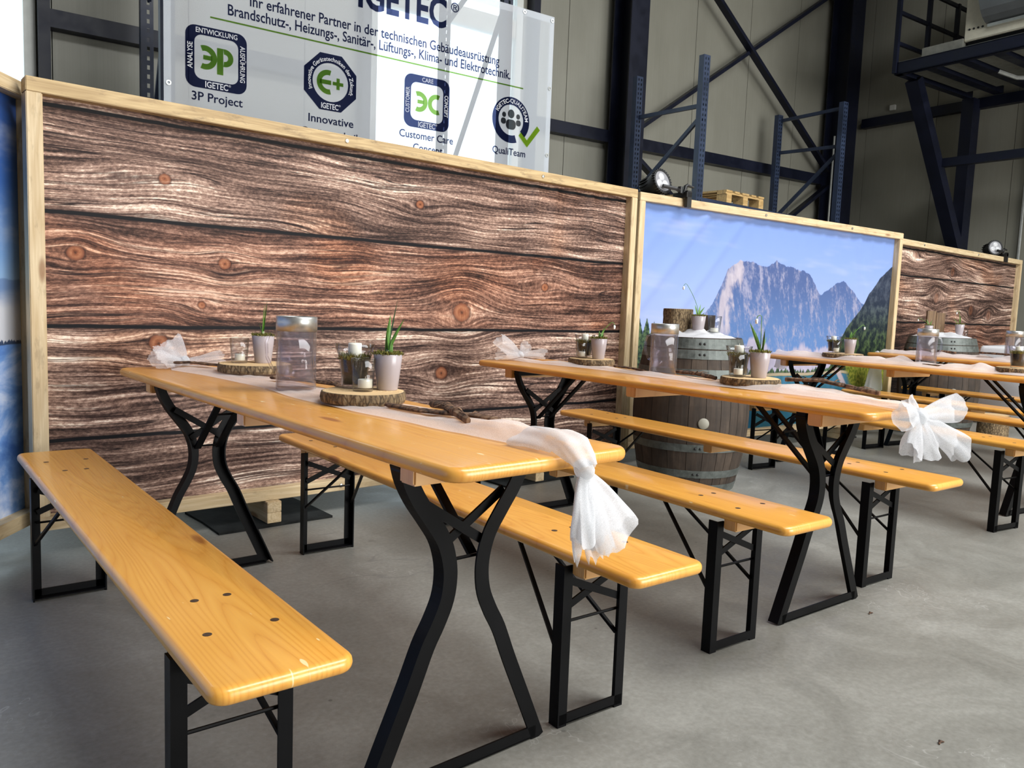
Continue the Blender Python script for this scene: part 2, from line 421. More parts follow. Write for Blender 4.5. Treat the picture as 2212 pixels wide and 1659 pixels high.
def mat_print_winter():
    g = Gr('print_winter_hills'); u, _, v = g.xyz()
    sky = g.ramp(v/1.75, [(0.5, (170, 200, 226)), (0.62, (120, 158, 208)), (0.78, (58, 98, 166)), (1.0, (44, 78, 146))])
    n = g.noise(g.comb(u*2.0, 1.0, v*5.0), 1.0, 4.0, 0.6)
    c = g.mix(g.mr(n, 0.5, 0.75, 0.0, 0.5)*g.mr(v, 0.9, 1.1), sky, lin(196, 206, 222))
    mt = g.mr(v-1.0-(n-0.5)*0.08, -0.004, 0.004, 1.0, 0.0); c = g.mix(mt, c, lin(112, 140, 184))
    c = g.mix(g.mr(v-0.94-(n-0.5)*0.2, -0.08, 0.05, 1.0, 0.0), c, lin(206, 208, 216))
    sp = g.noise(g.comb(u*60.0, 2.0, 0.0), 1.0, 3.0)
    c = g.mix(g.mr(v-0.745-(sp-0.4)*0.07, -0.003, 0.003, 1.0, 0.0), c, lin(58, 74, 104))
    sn = g.noise(g.comb(u*3.0, 5.0, v*6.0), 1.0, 5.0, 0.62, 0.5)
    snow = g.ramp(sn, [(0.32, (62, 106, 182)), (0.48, (112, 152, 212)), (0.62, (186, 202, 234)), (0.75, (236, 236, 244))])
    c = g.mix(g.mr(v-0.735-(n-0.5)*0.04, -0.003, 0.003, 1.0, 0.0), c, snow)
    return g.fin(c, 0.42, spec=0.4)
def mat_cloth(name, t, col=(246, 247, 248), transl=0.45, scale=900.0):
    g = Gr(name); nt = g.nt
    d = g.new('ShaderNodeBsdfDiffuse'); d.inputs[0].default_value = lin(*col)
    tl = g.new('ShaderNodeBsdfTranslucent'); tl.inputs[0].default_value = lin(*col)
    tr = g.new('ShaderNodeBsdfTransparent')
    m1 = g.new('ShaderNodeMixShader'); m1.inputs[0].default_value = transl
    nt.links.new(d.outputs[0], m1.inputs[1]); nt.links.new(tl.outputs[0], m1.inputs[2])
    m2 = g.new('ShaderNodeMixShader')
    n = g.noise(scale=scale, detail=2.0)
    g.put(m2.inputs[0], g.mr(n, 0.3, 0.7, 1-t-0.12, 1-t+0.12))
    nt.links.new(tr.outputs[0], m2.inputs[1]); nt.links.new(m1.outputs[0], m2.inputs[2])
    nt.links.new(m2.outputs[0], g.out.inputs[0]); nt.nodes.remove(g.b)
    return g.mat
def mat_ink(name, tint):
    g = Gr(name); tr = g.new('ShaderNodeBsdfTransparent')
    n = g.noise(scale=60.0); c = g.mix(g.mr(n, 0.2, 0.8, 0.0, 0.08), tint, (min(1, tint[0]*1.4), min(1, tint[1]*1.4), min(1, tint[2]*1.4), 1))
    g.put(tr.inputs[0], c); g.nt.links.new(tr.outputs[0], g.out.inputs[0]); g.nt.nodes.remove(g.b)
    return g.mat
def mat_glass(name, tint=(0.97, 0.975, 0.98, 1), refl=1.0, rough=0.02, haze=0.0, edge=0.8):
    g = Gr(name); nt = g.nt
    tr = g.new('ShaderNodeBsdfTransparent')
    gl = g.new('ShaderNodeBsdfGlossy'); gl.inputs['Roughness'].default_value = rough
    fr = g.new('ShaderNodeLayerWeight'); fr.inputs[0].default_value = 0.5
    n = g.noise(scale=9.0)
    g.put(tr.inputs[0], g.mix(g.m('POWER', E_(g, fr.outputs['Facing']), 3.0)*edge, tint, (0.42, 0.45, 0.45, 1)))
    f = g.m('MINIMUM', g.m('POWER', E_(g, fr.outputs['Facing']), 4.0)*0.75*refl+0.035*refl+g.mr(n, 0.4, 0.7, 0.0, 0.01), 1.0)
    m = g.new('ShaderNodeMixShader'); g.put(m.inputs[0], f)
    nt.links.new(tr.outputs[0], m.inputs[1]); nt.links.new(gl.outputs[0], m.inputs[2]); last = m
    if haze:
        d = g.new('ShaderNodeBsdfDiffuse'); d.inputs[0].default_value = (0.75, 0.74, 0.80, 1)
        m3 = g.new('ShaderNodeMixShader'); m3.inputs[0].default_value = haze
        nt.links.new(m.outputs[0], m3.inputs[1]); nt.links.new(d.outputs[0], m3.inputs[2]); last = m3
    nt.links.new(last.outputs[0], g.out.inputs[0]); nt.nodes.remove(g.b)
    return g.mat
def mat_wall():
    g = Gr('wall_cladding'); x, y, z = g.xyz()
    n = g.noise(g.comb(x*1.3, y*1.3, z*0.6), 1.0, 4.0, 0.6)
    rib = g.noise(g.comb(x*55.0, y*55.0, z*0.4), 1.0, 1.0)
    c = g.ramp(n*0.8+rib*0.2, [(0.3, (126, 124, 112)), (0.7, (143, 141, 129))])
    g.bump(rib, 0.10, 0.004)
    return g.fin(c, 0.5)
def mat_bark(name, a, b, c_, sc=1.0):
    g = Gr(name); x, y, z = g.xyz()
    n = g.noise(g.comb(x*38.0*sc, y*38.0*sc, z*14.0*sc), 1.0, 5.0, 0.7)
    w = g.voro(g.comb(x*46.0*sc, y*46.0*sc, z*20.0*sc), 1.0, 'DISTANCE_TO_EDGE')
    t = n*0.8+g.mr(w, 0.0, 0.22, 0.0, 0.2)
    col = g.ramp(t, [(0.32, a), (0.55, b), (0.8, c_)])
    g.bump(t, 0.6, 0.008)
    return g.fin(col, 0.85)
def mat_cut():
    g = Gr('cut_log_face'); x, y, z = g.xyz()
    r = g.m('SQRT', x*x+y*y)+(g.noise(scale=12.0)-0.5)*0.03
    ring = g.noise(g.comb(r*170.0, 0.0, 0.0), 1.0, 1.0)
    c = g.ramp(ring, [(0.3, (206, 164, 110)), (0.7, (236, 206, 158))])
    return g.fin(c, 0.7)
def mat_stave():
    g = Gr('weathered_oak_stave'); x, y, z = g.xyz(); r = g.rand()*20.0
    n = g.noise(g.comb(x*30.0, y*30.0, z*3.0+r), 1.0, 4.0, 0.65); b = g.noise(g.comb(x*4.0, y*4.0, z*5.0+r), 1.0, 4.0, 0.6)
    t = n*0.45+b*0.5+g.rand()*0.06
    c = g.ramp(t, [(0.35, (34, 27, 21)), (0.55, (62, 50, 40)), (0.78, (92, 78, 64))])
    g.bump(n, 0.3, 0.004)
    return g.fin(c, 0.75)
def mat_galv(name='galvanised_hoop'):
    g = Gr(name); n = g.noise(scale=30.0, detail=5.0, rough=0.7); b = g.noise(scale=6.0, detail=3.0)
    c = g.ramp(n*0.6+b*0.4, [(0.35, (70, 75, 72)), (0.65, (116, 121, 117))])
    return g.fin(c, g.mr(n, 0.3, 0.7, 0.42, 0.62), 0.55)
def mat_navy(name, col=(18, 28, 62), rough=0.42, spec=0.35):
    g = Gr(name); n = g.noise(scale=4.0, detail=5.0, rough=0.65)
    c = lin(*col); c2 = lin(*(min(255, int(v*1.3+2)) for v in col))
    return g.fin(g.ramp(n, [(0.35, c), (0.7, c2)]), g.mr(n, 0.3, 0.7, rough-0.08, rough+0.1), spec=spec)

FLOOR = mat_floor(); PINE = mat_bench(); PINE_T = mat_bench('lacquered_pine_table', (238, 174, 82), (212, 138, 50)); PINE_B = mat_bench('lacquered_pine_batten', (232, 186, 118), (208, 152, 86), False, 0)
RAWX = mat_raw('raw_spruce_rail', axis=0); RAWZ = mat_raw('raw_spruce_post', axis=2); RAWY = mat_raw('raw_spruce_beam', axis=1)
RAWG = mat_raw('stained_spruce_rail', (200, 174, 128), (160, 132, 90), 0, 0.4)
WOOD1 = mat_print_wood('print_weathered_planks', [1.672, 1.265, 0.815, 0.352],
    [(0.172, 1.11, 0.13, 0.085, 0.95), (0.775, 1.102, 0.12, 0.075, 0.95), (2.123, 0.915, 0.20, 0.15, 0.98), (0.673, 0.914, 0.10, 0.05, 0.9), (1.823, 1.479, 0.14, 0.06, 0.95), (0.518, 1.443, 0.30, 0.07, 0.7), (1.992, 0.575, 0.16, 0.10, 0.95), (0.49, 0.745, 0.16, 0.10, 0.8), (2.75, 1.08, 0.25, 0.07, 0.6), (3.05, 0.52, 0.2, 0.08, 0.7)], (0.815, 1.265), 1.0, 0.0)
WOOD3 = mat_print_wood('print_knotty_planks', [1.68, 1.41, 0.94, 0.45],
    [(0.65, 1.62, 0.2, 0.10, 0.9), (1.60, 1.50, 0.22, 0.14, 0.8), (1.24, 1.21, 0.20, 0.14, 0.95), (2.75, 1.05, 0.22, 0.16, 0.9), (2.2, 1.10, 0.30, 0.16, 0.7), (1.12, 0.84, 0.14, 0.10, 0.95), (2.6, 0.62, 0.22, 0.12, 0.9)], (0.5, 0.94), 31.0, 0.035, 0.25)
ALPS = mat_print_mountain(); WINTER = mat_print_winter()
BLACK = mat_navy('black_steel', (6, 6, 7), 0.40, 0.12)
NAVY = mat_navy('navy_steel', (9, 13, 28), 0.45)
RACK = mat_navy('rack_blue', (38, 47, 66), 0.42); RACKD = mat_navy('rack_dark_blue', (20, 27, 46), 0.45)
WALL = mat_wall(); WALLD = plain('wall_backing', (96, 94, 86), 0.7)
CEIL = plain('roof_deck', (84, 84, 80), 0.7)
WHITEF = plain('white_window_frame', (214, 216, 210), 0.4, var=0.03)
PANE = mat_glass('window_pane', (0.93, 0.98, 1.0, 1), 0.8)
BANNER = mat_cloth('mesh_banner_vinyl', 0.42, (226, 228, 232), 0.35, 400.0)
INK_NAVY = mat_ink('ink_navy', (0.075, 0.088, 0.19, 1)); INK_GREEN = mat_ink('ink_green', (0.30, 0.48, 0.12, 1)); INK_GREY = mat_ink('ink_grey', (0.17, 0.17, 0.18, 1)); INK_LIME = mat_ink('ink_lime', (0.44, 0.62, 0.07, 1))
INK_WHITE = mat_cloth('ink_white', 0.15, (240, 241, 245), 0.3, 400.0)
TULLE = mat_cloth('white_tulle', 0.36, (246, 246, 248), 0.42, 700.0); BOWC = mat_cloth('white_tulle_bow', 0.44, (228, 229, 232), 0.35, 500.0); VEIL = mat_cloth('white_tulle_veil', 0.58, (246, 246, 248), 0.42, 500.0); HEAP = mat_cloth('white_tulle_folded', 0.10, (246, 246, 248), 0.3, 500.0); TULLE2 = mat_cloth('white_tulle_dense', 0.28, (240, 241, 243), 0.4, 700.0)
LINEN = mat_cloth('white_tablecloth', 0.0, (238, 240, 244), 0.15, 300.0)
BARK = mat_bark('log_bark', (62, 49, 34), (118, 98, 70), (168, 148, 114), 1.7)
STRIP = mat_bark('vine_bark', (42, 28, 20), (104, 74, 52), (158, 128, 100), 0.8)
CUT = mat_cut(); STAVE = mat_stave(); GALV = mat_galv()
POT = plain('mauve_glazed_ceramic', (172, 163, 166), 0.22, var=0.02); SOIL = plain('potting_soil', (48, 36, 26), 0.9, var=0.25, scale=90, bump=0.6)
MOSS = plain('green_moss', (112, 108, 44), 0.9, var=0.32, scale=120, bump=0.8); LEAF = plain('bulb_leaf_green', (92, 138, 56), 0.45, var=0.15, scale=60)
LEAFP = plain('pale_sprout_base', (206, 214, 176), 0.5, var=0.06); PETAL = plain('snowdrop_petal', (246, 247, 242), 0.5, var=0.02)
GLASS = mat_glass('clear_glass'); ACRYL = mat_glass('clear_acrylic', (0.955, 0.945, 0.965, 1), 0.9, 0.04, 0.03, 0.35)
STEEL = plain('brushed_steel', (186, 185, 180), 0.36, 0.8, 0.05, 60); ZINC = plain('zinc_screw', (206, 206, 202), 0.3, 1.0, 0.05)
WAX = plain('white_wax', (246, 242, 226), 0.45, var=0.02); WICK = plain('wick', (222, 214, 196), 0.8)
SLATE = plain('slate', (34, 35, 34), 0.85, var=0.3, scale=8, bump=0.6, spec=0.15); BLKPL = plain('black_plastic', (22, 22, 23), 0.5, var=0.1)
LENS = plain('frosted_lens', (136, 136, 140), 0.3, var=0.03); LENSB = plain('lens_lobe', (190, 190, 192), 0.25, var=0.02)
BUNG = plain('silicone_bung', (146, 142, 128), 0.5, var=0.04); CARD = plain('dark_brown_card', (58, 40, 28), 0.7)
HVAC = plain('cream_enamel', (198, 194, 176), 0.45, var=0.03); DUCT = plain('grey_duct_sheet', (98, 102, 104), 0.42, 0.3, 0.06, 5)
TRAY = plain('grey_sheet_deck', (120, 120, 112), 0.5); CABLE = plain('grey_cable', (150, 152, 148), 0.5); COPPER = plain('copper_pipe', (150, 92, 56), 0.45, 0.6)
PLUG = plain('dark_plug', (72, 54, 40), 0.5, var=0.2, scale=200)
PALLET = mat_raw('pallet_wood', (214, 180, 122), (176, 138, 84), 0, 0.2); OLDW = mat_raw('old_plank', (120, 92, 60), (84, 60, 38), 2, 0.3)
SOCK = plain('white_socket', (200, 200, 194), 0.5, var=0.02)

# ------------------------------------------------------------------ the hall
def bobj(name, bm, mat, parent=None, smooth=False):
    """object modelled in hall coordinates (x along the back wall, y depth, z)"""
    return obj(name, bm, mat, parent, smooth, rz=None if parent else BYAW)
HZ = 7.6
XL, XR, DB, DF = -20.0, 10.95, 8.0, -8.0
fl = bmesh.new(); box(fl, XL-0.3, XR+0.3, DF-0.3, DB+0.3, -0.12, 0.0)
tag(bobj('floor', fl, FLOOR), kind='structure')
ce = bmesh.new()
for x0, x1, d0, d1 in ((XL-.3, XR+.3, DF-.3, -3.1), (XL-.3, XR+.3, -0.1, DB+.3), (XL-.3, -0.1, -3.1, -0.1), (8.9, XR+.3, -3.1, -0.1)):
    box(ce, x0, x1, d0, d1, HZ, HZ+0.15)
tag(bobj('ceiling', ce, CEIL), kind='structure')

WINS = [(-2.45, -0.49, 1.0, 6.2), (2.6, 4.55, 1.0, 6.2)]
def back_cells(x0, x1):
    cells = []; xs = [x0]
    for a, b, _, _ in WINS:
        for e in (a, b):
            if x0 < e < x1: xs.append(e)
    xs.append(x1)
    for a, b in zip(xs, xs[1:]):
        w = next((w for w in WINS if a >= w[0]-1e-6 and b <= w[1]+1e-6), None)
        cells += [(a, b, 0.0, w[2]), (a, b, w[3], HZ)] if w else [(a, b, 0.0, HZ)]
    return cells
wb_ = bmesh.new()
for a, b, z0, z1 in back_cells(XL-.3, XR+.3): box(wb_, a, b, DB+0.06, DB+0.2, z0, z1)
wall_back = tag(bobj('wall_back', wb_, WALLD), kind='structure')
bobj('cladding_panel', boxm(XL, 5.258-1.125*10-0.004, DB, DB+0.07, 0, HZ), WALL, wall_back)
x = 5.258-1.125*10
while x < XR:
    for a, b, z0, z1 in back_cells(x, min(x+1.125, XR)):
        if b-a > 0.03: bobj('cladding_panel', boxm(a+0.004, b-0.004, DB, DB+0.07, z0, z1), WALL, wall_back)
    x += 1.125
wr_ = bmesh.new(); box(wr_, XR+0.06, XR+0.2, DF, DB, 0, HZ); wall_right = tag(bobj('wall_right', wr_, WALLD), kind='structure')
d = 5.25-1.125*4
bobj('cladding_panel', boxm(XR, XR+0.07, DF, d-0.004, 0, HZ), WALL, wall_right)
while d < DB-0.05:
    bobj('cladding_panel', boxm(XR, XR+0.07, d+0.004, min(d+1.125, DB)-0.004, 0, HZ), WALL, wall_right); d += 1.125
wl_ = bmesh.new(); box(wl_, XL-0.2, XL, DF, DB, 0, HZ); tag(bobj('wall_left', wl_, WALL), kind='structure')
wf_ = bmesh.new()
for a, b, z0, z1 in ((XL, 1.8, 0, HZ), (9.4, XR, 0, HZ), (1.8, 9.4, 5.0, HZ)): box(wf_, a, b, DF-0.2, DF, z0, z1)
tag(bobj('wall_front', wf_, WALL), kind='structure')
for i, (a, b, z0, z1) in enumerate(WINS):
    fb = bmesh.new(); w = 0.075
    box(fb, a, a+w, DB-.02, DB+.1, z0, z1); box(fb, b-w*1.2, b, DB-.02, DB+.1, z0, z1)
    box(fb, a+w, b-w*1.2, DB-.02, DB+.1, z0, z0+w); box(fb, a+w, b-w*1.2, DB-.02, DB+.1, z1-w, z1)
    win = tag(bobj('window_%d' % (i+1), fb, WHITEF), kind='structure')
    bobj('transom', boxm(a+w, b-w*1.2, DB-.01, DB+.09, 4.24, 4.44), WHITEF, win)
    bobj('pane', boxm(a+w, b-w*1.2, DB+.03, DB+.036, z0+w, 4.24), PANE, win)
    bobj('pane', boxm(a+w, b-w*1.2, DB+.03, DB+.036, 4.44, z1-w), PANE, win)

def hbeam(name, x, d, w, h, z0, z1, label):
    bm = bmesh.new(); t = 0.02
    box(bm, x-w/2, x+w/2, d-h/2, d-h/2+t, z0, z1); box(bm, x-w/2, x+w/2, d+h/2-t, d+h/2, z0, z1); box(bm, x-t/2, x+t/2, d-h/2+t, d+h/2-t, z0, z1)
    return tag(bobj(name, bm, NAVY), label, 'column')
hbeam('steel_column', 6.02, 7.70, 0.30, 0.34, 0, HZ, 'navy steel wall column between the white banner and the crossed braces')
hbeam('steel_column', 10.55, 7.70, 0.32, 0.36, 0, HZ, 'navy steel column standing in the corner of the hall')
for xx, lab in ((-0.435, 'slim navy post beside the bright window above the winter scene panel'), (2.50, 'slim navy post at the near side of the window behind the banner'), (4.66, 'slim navy post at the far side of the window behind the banner')):
    tag(bobj('window_post', boxm(xx-0.045, xx+0.045, 7.84, 7.99, 0, HZ), NAVY), lab, 'post')
for a, b, z, lab in ((-0.39, 2.455, 3.36, 'navy wall girt running behind the perforated rack upright and banner'), (4.705, 5.87, 3.29, 'short navy wall girt between banner edge and steel column'), (6.17, 10.39, 3.27, 'long navy wall girt below the crossed braces')):
    tag(bobj('wall_girt', boxm(a, b, 7.86, 7.99, z-0.075, z+0.075), NAVY), lab, 'girt')
tag(bobj('wall_girt', boxm(10.83, 10.94, 2.2, 7.52, 4.08, 4.22), NAVY), 'navy girt along the side wall meeting the platform bracket', 'girt')
def brace(a, b, lab, w=0.10):
    bm = bmesh.new(); bar(bm, a, b, 0.05, w, Vector((0, 1, 0))); tag(bobj('wall_brace', bm, NAVY), lab, 'brace')
brace((6.2, 7.80, 3.36), (10.35, 7.80, 6.15), 'navy diagonal brace rising to the corner column')
brace((10.36, 7.74, 3.38), (6.2, 7.74, 6.40), 'navy diagonal brace falling towards the corner column')
brace((6.2, 7.80, 3.14), (10.36, 7.80, 0.5), 'navy lower diagonal brace falling behind the spotlight')
brace((6.2, 7.74, 0.5), (10.36, 7.74, 3.14), 'navy lower diagonal brace rising to the corner column foot')

# ---- pallet racking
def upright(x, d, h, mat, parent, big=False, z_holes=1.4):
    bm = bmesh.new(); w = 0.10; dp = 0.07; t = 0.004
    box(bm, x-w/2, x-w/2+t, d, d+dp, 0, h); box(bm, x+w/2-t, x+w/2, d, d+dp, 0, h)
    box(bm, x-w/2, x+w/2, d-t, d, 0, z_holes)
    cols = [(-0.002, 0.020)] if big else [(-0.030, -0.012), (0.012, 0.030)]
    edges = [-w/2] + [e for c in cols for e in c] + [w/2]
    pitch = 0.075 if big else 0.055; hh = 0.036 if big else 0.028
    for i in range(0, len(edges), 2): box(bm, x+edges[i], x+edges[i+1], d-t, d, z_holes, h)
    z = z_holes
    while z < h-pitch:
        for c in cols: box(bm, x+c[0], x+c[1], d-t, d, z, z+pitch-hh)
        z += pitch
    for c in cols: box(bm, x+c[0], x+c[1], d-t, d, z, h)
    return bobj('upright', bm, mat, parent)
def rack(front, rear, h, braces, mat, label, big=False):
    r = empty('rack_frame', (0, 0, 0), BYAW, label, 'rack frame', 'pallet rack frames behind the printed panels')
    upright(front[0], front[1], h, mat, r, big); upright(rear[0], rear[1], h, mat, r, big)
    for za, zb in braces:
        bm = bmesh.new(); bar(bm, (front[0]+0.02, front[1]+0.05, za), (rear[0]+0.02, rear[1]+0.02, zb), 0.03, 0.045); bobj('lattice_brace', bm, mat, r)
    bm = bmesh.new(); box(bm, front[0]-.08, front[0]+.08, front[1]-.05, front[1]+.12, 0, .008); box(bm, rear[0]-.08, rear[0]+.08, rear[1]-.05, rear[1]+.12, 0, .008); bobj('foot_plate', bm, mat, r)
    return r
rack((5.78, 6.157), (5.812, 7.257), 3.9, [(3.37, 3.42), (3.26, 2.5), (1.9, 2.4), (1.8, 0.9), (0.3, 0.8)], RACK, 'blue pallet rack frame behind the spotlight above the mountain panel')
rack((8.945, 6.543), (8.941, 7.60), 4.0, [(3.93, 3.92), (3.42, 3.46), (3.36, 2.5), (1.9, 2.4), (1.8, 0.9), (0.3, 0.8)], RACK, 'blue pallet rack frame standing before the corner column')
rack((0.215, 6.2), (0.272, 7.3), 5.2, [(3.35, 2.2), (4.6, 3.5), (0.9, 2.0)], RACKD, 'dark rack frame behind the near edge of the white banner', True)
rack((3.166, 6.2), (3.131, 7.3), 5.2, [(4.45, 3.95), (3.92, 2.2), (4.45, 5.0), (0.9, 2.0)], RACKD, 'dark rack frame seen through the white banner against the window', True)
for a, b, lab in (((5.83, 6.18, 2.31), (8.90, 6.56, 2.31), 'blue rack beam under the front of the wooden pallet'), ((5.86, 7.28, 2.31), (8.90, 7.62, 2.31), 'blue rack beam under the rear of the wooden pallet')):
    bm = bmesh.new(); bar(bm, a, b, 0.05, 0.10); tag(bobj('rack_beam', bm, RACK), lab, 'beam')
def pallet():
    p = empty('wooden_pallet', B(6.62, 6.86, 2.362), BYAW+R(7), 'wooden pallet resting on the rack beams behind mountain panel', 'pallet')
    W, L = 0.8, 1.2
    for i in range(5):
        y = -L/2+0.06+i*(L-0.12)/4
    for i in range(5):
        xx = -W/2+0.05+i*(W-0.10)/4; w = 0.145 if i in (0, 2, 4) else 0.10
        obj('deck_board', boxm(max(xx-w/2, -W/2), min(xx+w/2, W/2), -L/2, L/2, 0.122, 0.144), PALLET, p)
    for y in (-L/2+.07, 0, L/2-.07):
        obj('cross_board', boxm(-W/2, W/2, y-.06, y+.06, 0.10, 0.122), PALLET, p)
        for xx in (-W/2+.06, 0, W/2-.06): obj('block', boxm(xx-.05, xx+.05, y-.07, y+.07, 0.022, 0.10), PALLET, p)
    for xx in (-W/2+.06, 0, W/2-.06): obj('bottom_board', boxm(xx-.05, xx+.05, -L/2, L/2, 0, 0.022), PALLET, p)
pallet()

# ---- gallery with the air heater, on the side wall
def gallery():
    g = empty('steel_gallery', (0, 0, 0), BYAW, 'navy steel gallery with guard rail bracketed off the side wall', 'platform')
    xo, xi, d1, d0, z = 8.90, 10.80, 5.85, 2.4, 4.20
    def part(n, bms, m=NAVY): return bobj(n, bms, m, g)
    def bx(*a): return boxm(*a)
    bm = bmesh.new(); box(bm, xo, xo+.02, d0, d1, z, z+.15); box(bm, xo-.0, xo+.09, d0, d1, z+.135, z+.15); box(bm, xo, xo+.09, d0, d1, z, z+.015); part('edge_beam', bm)
    bm = bmesh.new(); box(bm, xo, xi, d1-.09, d1, z, z+.02); box(bm, xo, xi, d1-.05, d1-.03, z+.02, z+.15); part('end_beam', bm)
    for dd in (5.45, 5.05, 4.65, 4.2, 3.7, 3.2): part('joist', bx(xo+.1, xi, dd-.06, dd+.06, z+.02, z+.12))
    part('deck_sheet', bx(xo+.05, xi+.02, d0, d1-.02, z+.15, z+.17), TRAY)
    for i, (da, db) in enumerate(((5.76, 5.53), (5.37, 5.13), (4.97, 4.73), (4.57, 4.28))): part('deck_trough', bx(xo+.12, xi-.25, db, da, z+.06, z+.15), TRAY)
    for dd in (5.79, 3.0):
        part('wall_post', bx(10.66, 10.86, dd-.08, dd+.08, 0, z))
        bm = bmesh.new(); bar(bm, (9.26, dd, z), (10.68, dd, 2.1), 0.14, 0.17, Vector((0, 1, 0))); part('bracket_strut', bm)
    bm = bmesh.new(); bar(bm, (10.02, 5.75, 3.22), (10.02, 3.0, 3.22), 0.11, 0.11); part('tie_beam', bm)
    for xx in (xo+.0, 9.60, 10.3): part('rail_post', bx(xx-.025, xx+.025, d1-.03, d1+.02, z+.02, z+1.2))
    for zz in (0.4, 0.78, 1.17): part('guard_rail', bx(xo, 10.8, d1-.02, d1+.015, z+zz-.022, z+zz+.022))
    return g
gallery()
def heater():
    h = empty('air_heater', B(9.5, 4.6, 4.37), BYAW, 'cream air heater with rounded grey hood standing on the steel gallery', 'heater')
    obj('drip_tray', boxm(-0.52, 0.5, 0.45, 0.95, 0.0, 0.11), TRAY, h)
    obj('casing', boxm(-0.5, 0.75, -1.7, 0.45, 0.07, 1.45, 0.01), HVAC, h)
    obj('base_rail', boxm(-0.46, 0.7, -1.7, 0.42, 0.0, 0.07), BLACK, h)
    bm = bmesh.new(); prof = [(0.06*math.cos(R(a))*0+0.0, 0) for a in (0,)]
    pts = [(-0.5-0.30*math.sin(R(a)), 0.62-0.42*math.cos(R(a))) for a in range(0, 181, 15)]
    n = len(pts)
    A = [bm.verts.new((x_, 0.18, z_)) for x_, z_ in pts]; C = [bm.verts.new((x_, -1.6, z_)) for x_, z_ in pts]
    for i in range(n-1): bm.faces.new((A[i], A[i+1], C[i+1], C[i]))
    bm.faces.new(A); bm.faces.new(C[::-1]); obj('hood', bm, DUCT, h)
    obj('hood_lip', boxm(-0.56, -0.5, -1.6, 0.16, 0.16, 0.195), ZINC, h)
    for i in range(4):
        bm = bmesh.new(); lathe(bm, [(0, 0), (0.012, 0), (0.012, 0.008), (0, 0.008)], 10, Matrix.Translation((-0.5, 0.39-i*0.05, 0.20)) @ Matrix.Rotation(R(-90), 4, 'Y')); obj('button', bm, BLKPL, h)
    return h
heater()
bm = bmesh.new(); tube(bm, [(9.6, 4.9, 4.18), (9.75, 4.75, 4.10), (9.95, 4.5, 4.08), (10.2, 4.1, 4.08), (10.3, 3.4, 4.08)], 0.025, 6)
tag(bobj('cable_bundle', bm, CABLE), 'grey cable bundle strung below the steel gallery', 'cable')
bm = bmesh.new(); tube(bm, [(10.0, 4.45, 4.2), (10.0, 4.45, 4.05), (10.1, 4.35, 4.02), (10.35, 4.0, 4.02)], 0.016, 8)
tag(bobj('copper_pipe', bm, COPPER), 'copper pipe bent down below the steel gallery', 'pipe')
so = tag(bobj('wall_socket', boxm(10.90, 10.945, 7.02, 7.11, 4.30, 4.38, 0.006), SOCK), 'small white socket high on the side wall near the corner column', 'socket')
bm = bmesh.new(); tube(bm, [(10.92, 5.05, 4.05), (10.92, 5.05, 2.0), (10.92, 5.05, 0.3)], 0.018, 6); tag(bobj('conduit_pipe', bm, CABLE), 'thin grey conduit running down the side wall behind the bracket', 'pipe')
bm = bmesh.new(); tube(bm, [(10.30, 7.62, 3.9), (10.30, 7.62, 0.2)], 0.015, 6); tag(bobj('conduit_pipe', bm, CABLE), 'thin pale conduit running down beside the corner column', 'pipe')

# ------------------------------------------------------------------ banner
def text_mesh(body, bold=0.0):
    cu = bpy.data.curves.new('txt', 'FONT'); cu.body = body; cu.size = 1.0; cu.offset = bold; cu.resolution_u = 3
    o = bpy.data.objects.new('txt', cu); COL.objects.link(o)
    bpy.context.view_layer.update()
    dg = bpy.context.evaluated_depsgraph_get(); me = bpy.data.meshes.new_from_object(o.evaluated_get(dg))
    bpy.data.objects.remove(o); bpy.data.curves.remove(cu)
    return me
CAP = 0.70
def lettering(body, mat, parent, cap, x0=None, x1=None, xc=None, zb=0.0, rot=0.0, d=6.095, bold=0.012, width=None, arc=None, shear=0.0):
    me = text_mesh(body, bold); vs_ = me.vertices
    w0 = min(v.co.x for v in vs_); w1 = max(v.co.x for v in vs_)
    s = cap/CAP; sx = s
    if x0 is not None and x1 is not None: sx = (x1-x0)/(w1-w0); ox, oz = x0, zb
    else:
        if width: sx = width/(w1-w0)
        ox, oz = (xc, zb)
    cen = (x1 is None)
    for v in vs_:
        px = (v.co.x-w0)*sx; py = v.co.y*s
        if cen: px -= (w1-w0)*sx/2
        px += shear*py
        if arc:
            cx, cz, rr, a0, side = arc
            ang = a0-side*px/rr; ra = rr+side*py
            v.co = (cx+ra*math.cos(ang), d, cz+ra*math.sin(ang))
        else:
            c_, s_ = math.cos(rot), math.sin(rot)
            v.co = (ox+px*c_-py*s_, d, oz+px*s_+py*c_)
    me.materials.append(mat); me.name = 'lettering'
    return obj('lettering', me, None, parent)
def words(body, mat, parent, cap, x0, x1, zb, d):
    def ext(t):
        me = text_mesh(t, 0.012); r = (min(v.co.x for v in me.vertices), max(v.co.x for v in me.vertices)); bpy.data.meshes.remove(me); return r
    a, e = ext(body); k = (x1-x0)/(e-a); ws = body.split(' '); pre = ''
    for w in ws:
        full = pre+w; end = ext(full)[1]; q = ext(w); wd = q[1]-q[0]
        lettering(w, mat, parent, cap, x0=x0+(end-wd-a)*k, x1=x0+(end-a)*k, zb=zb, d=d); pre = full+' '
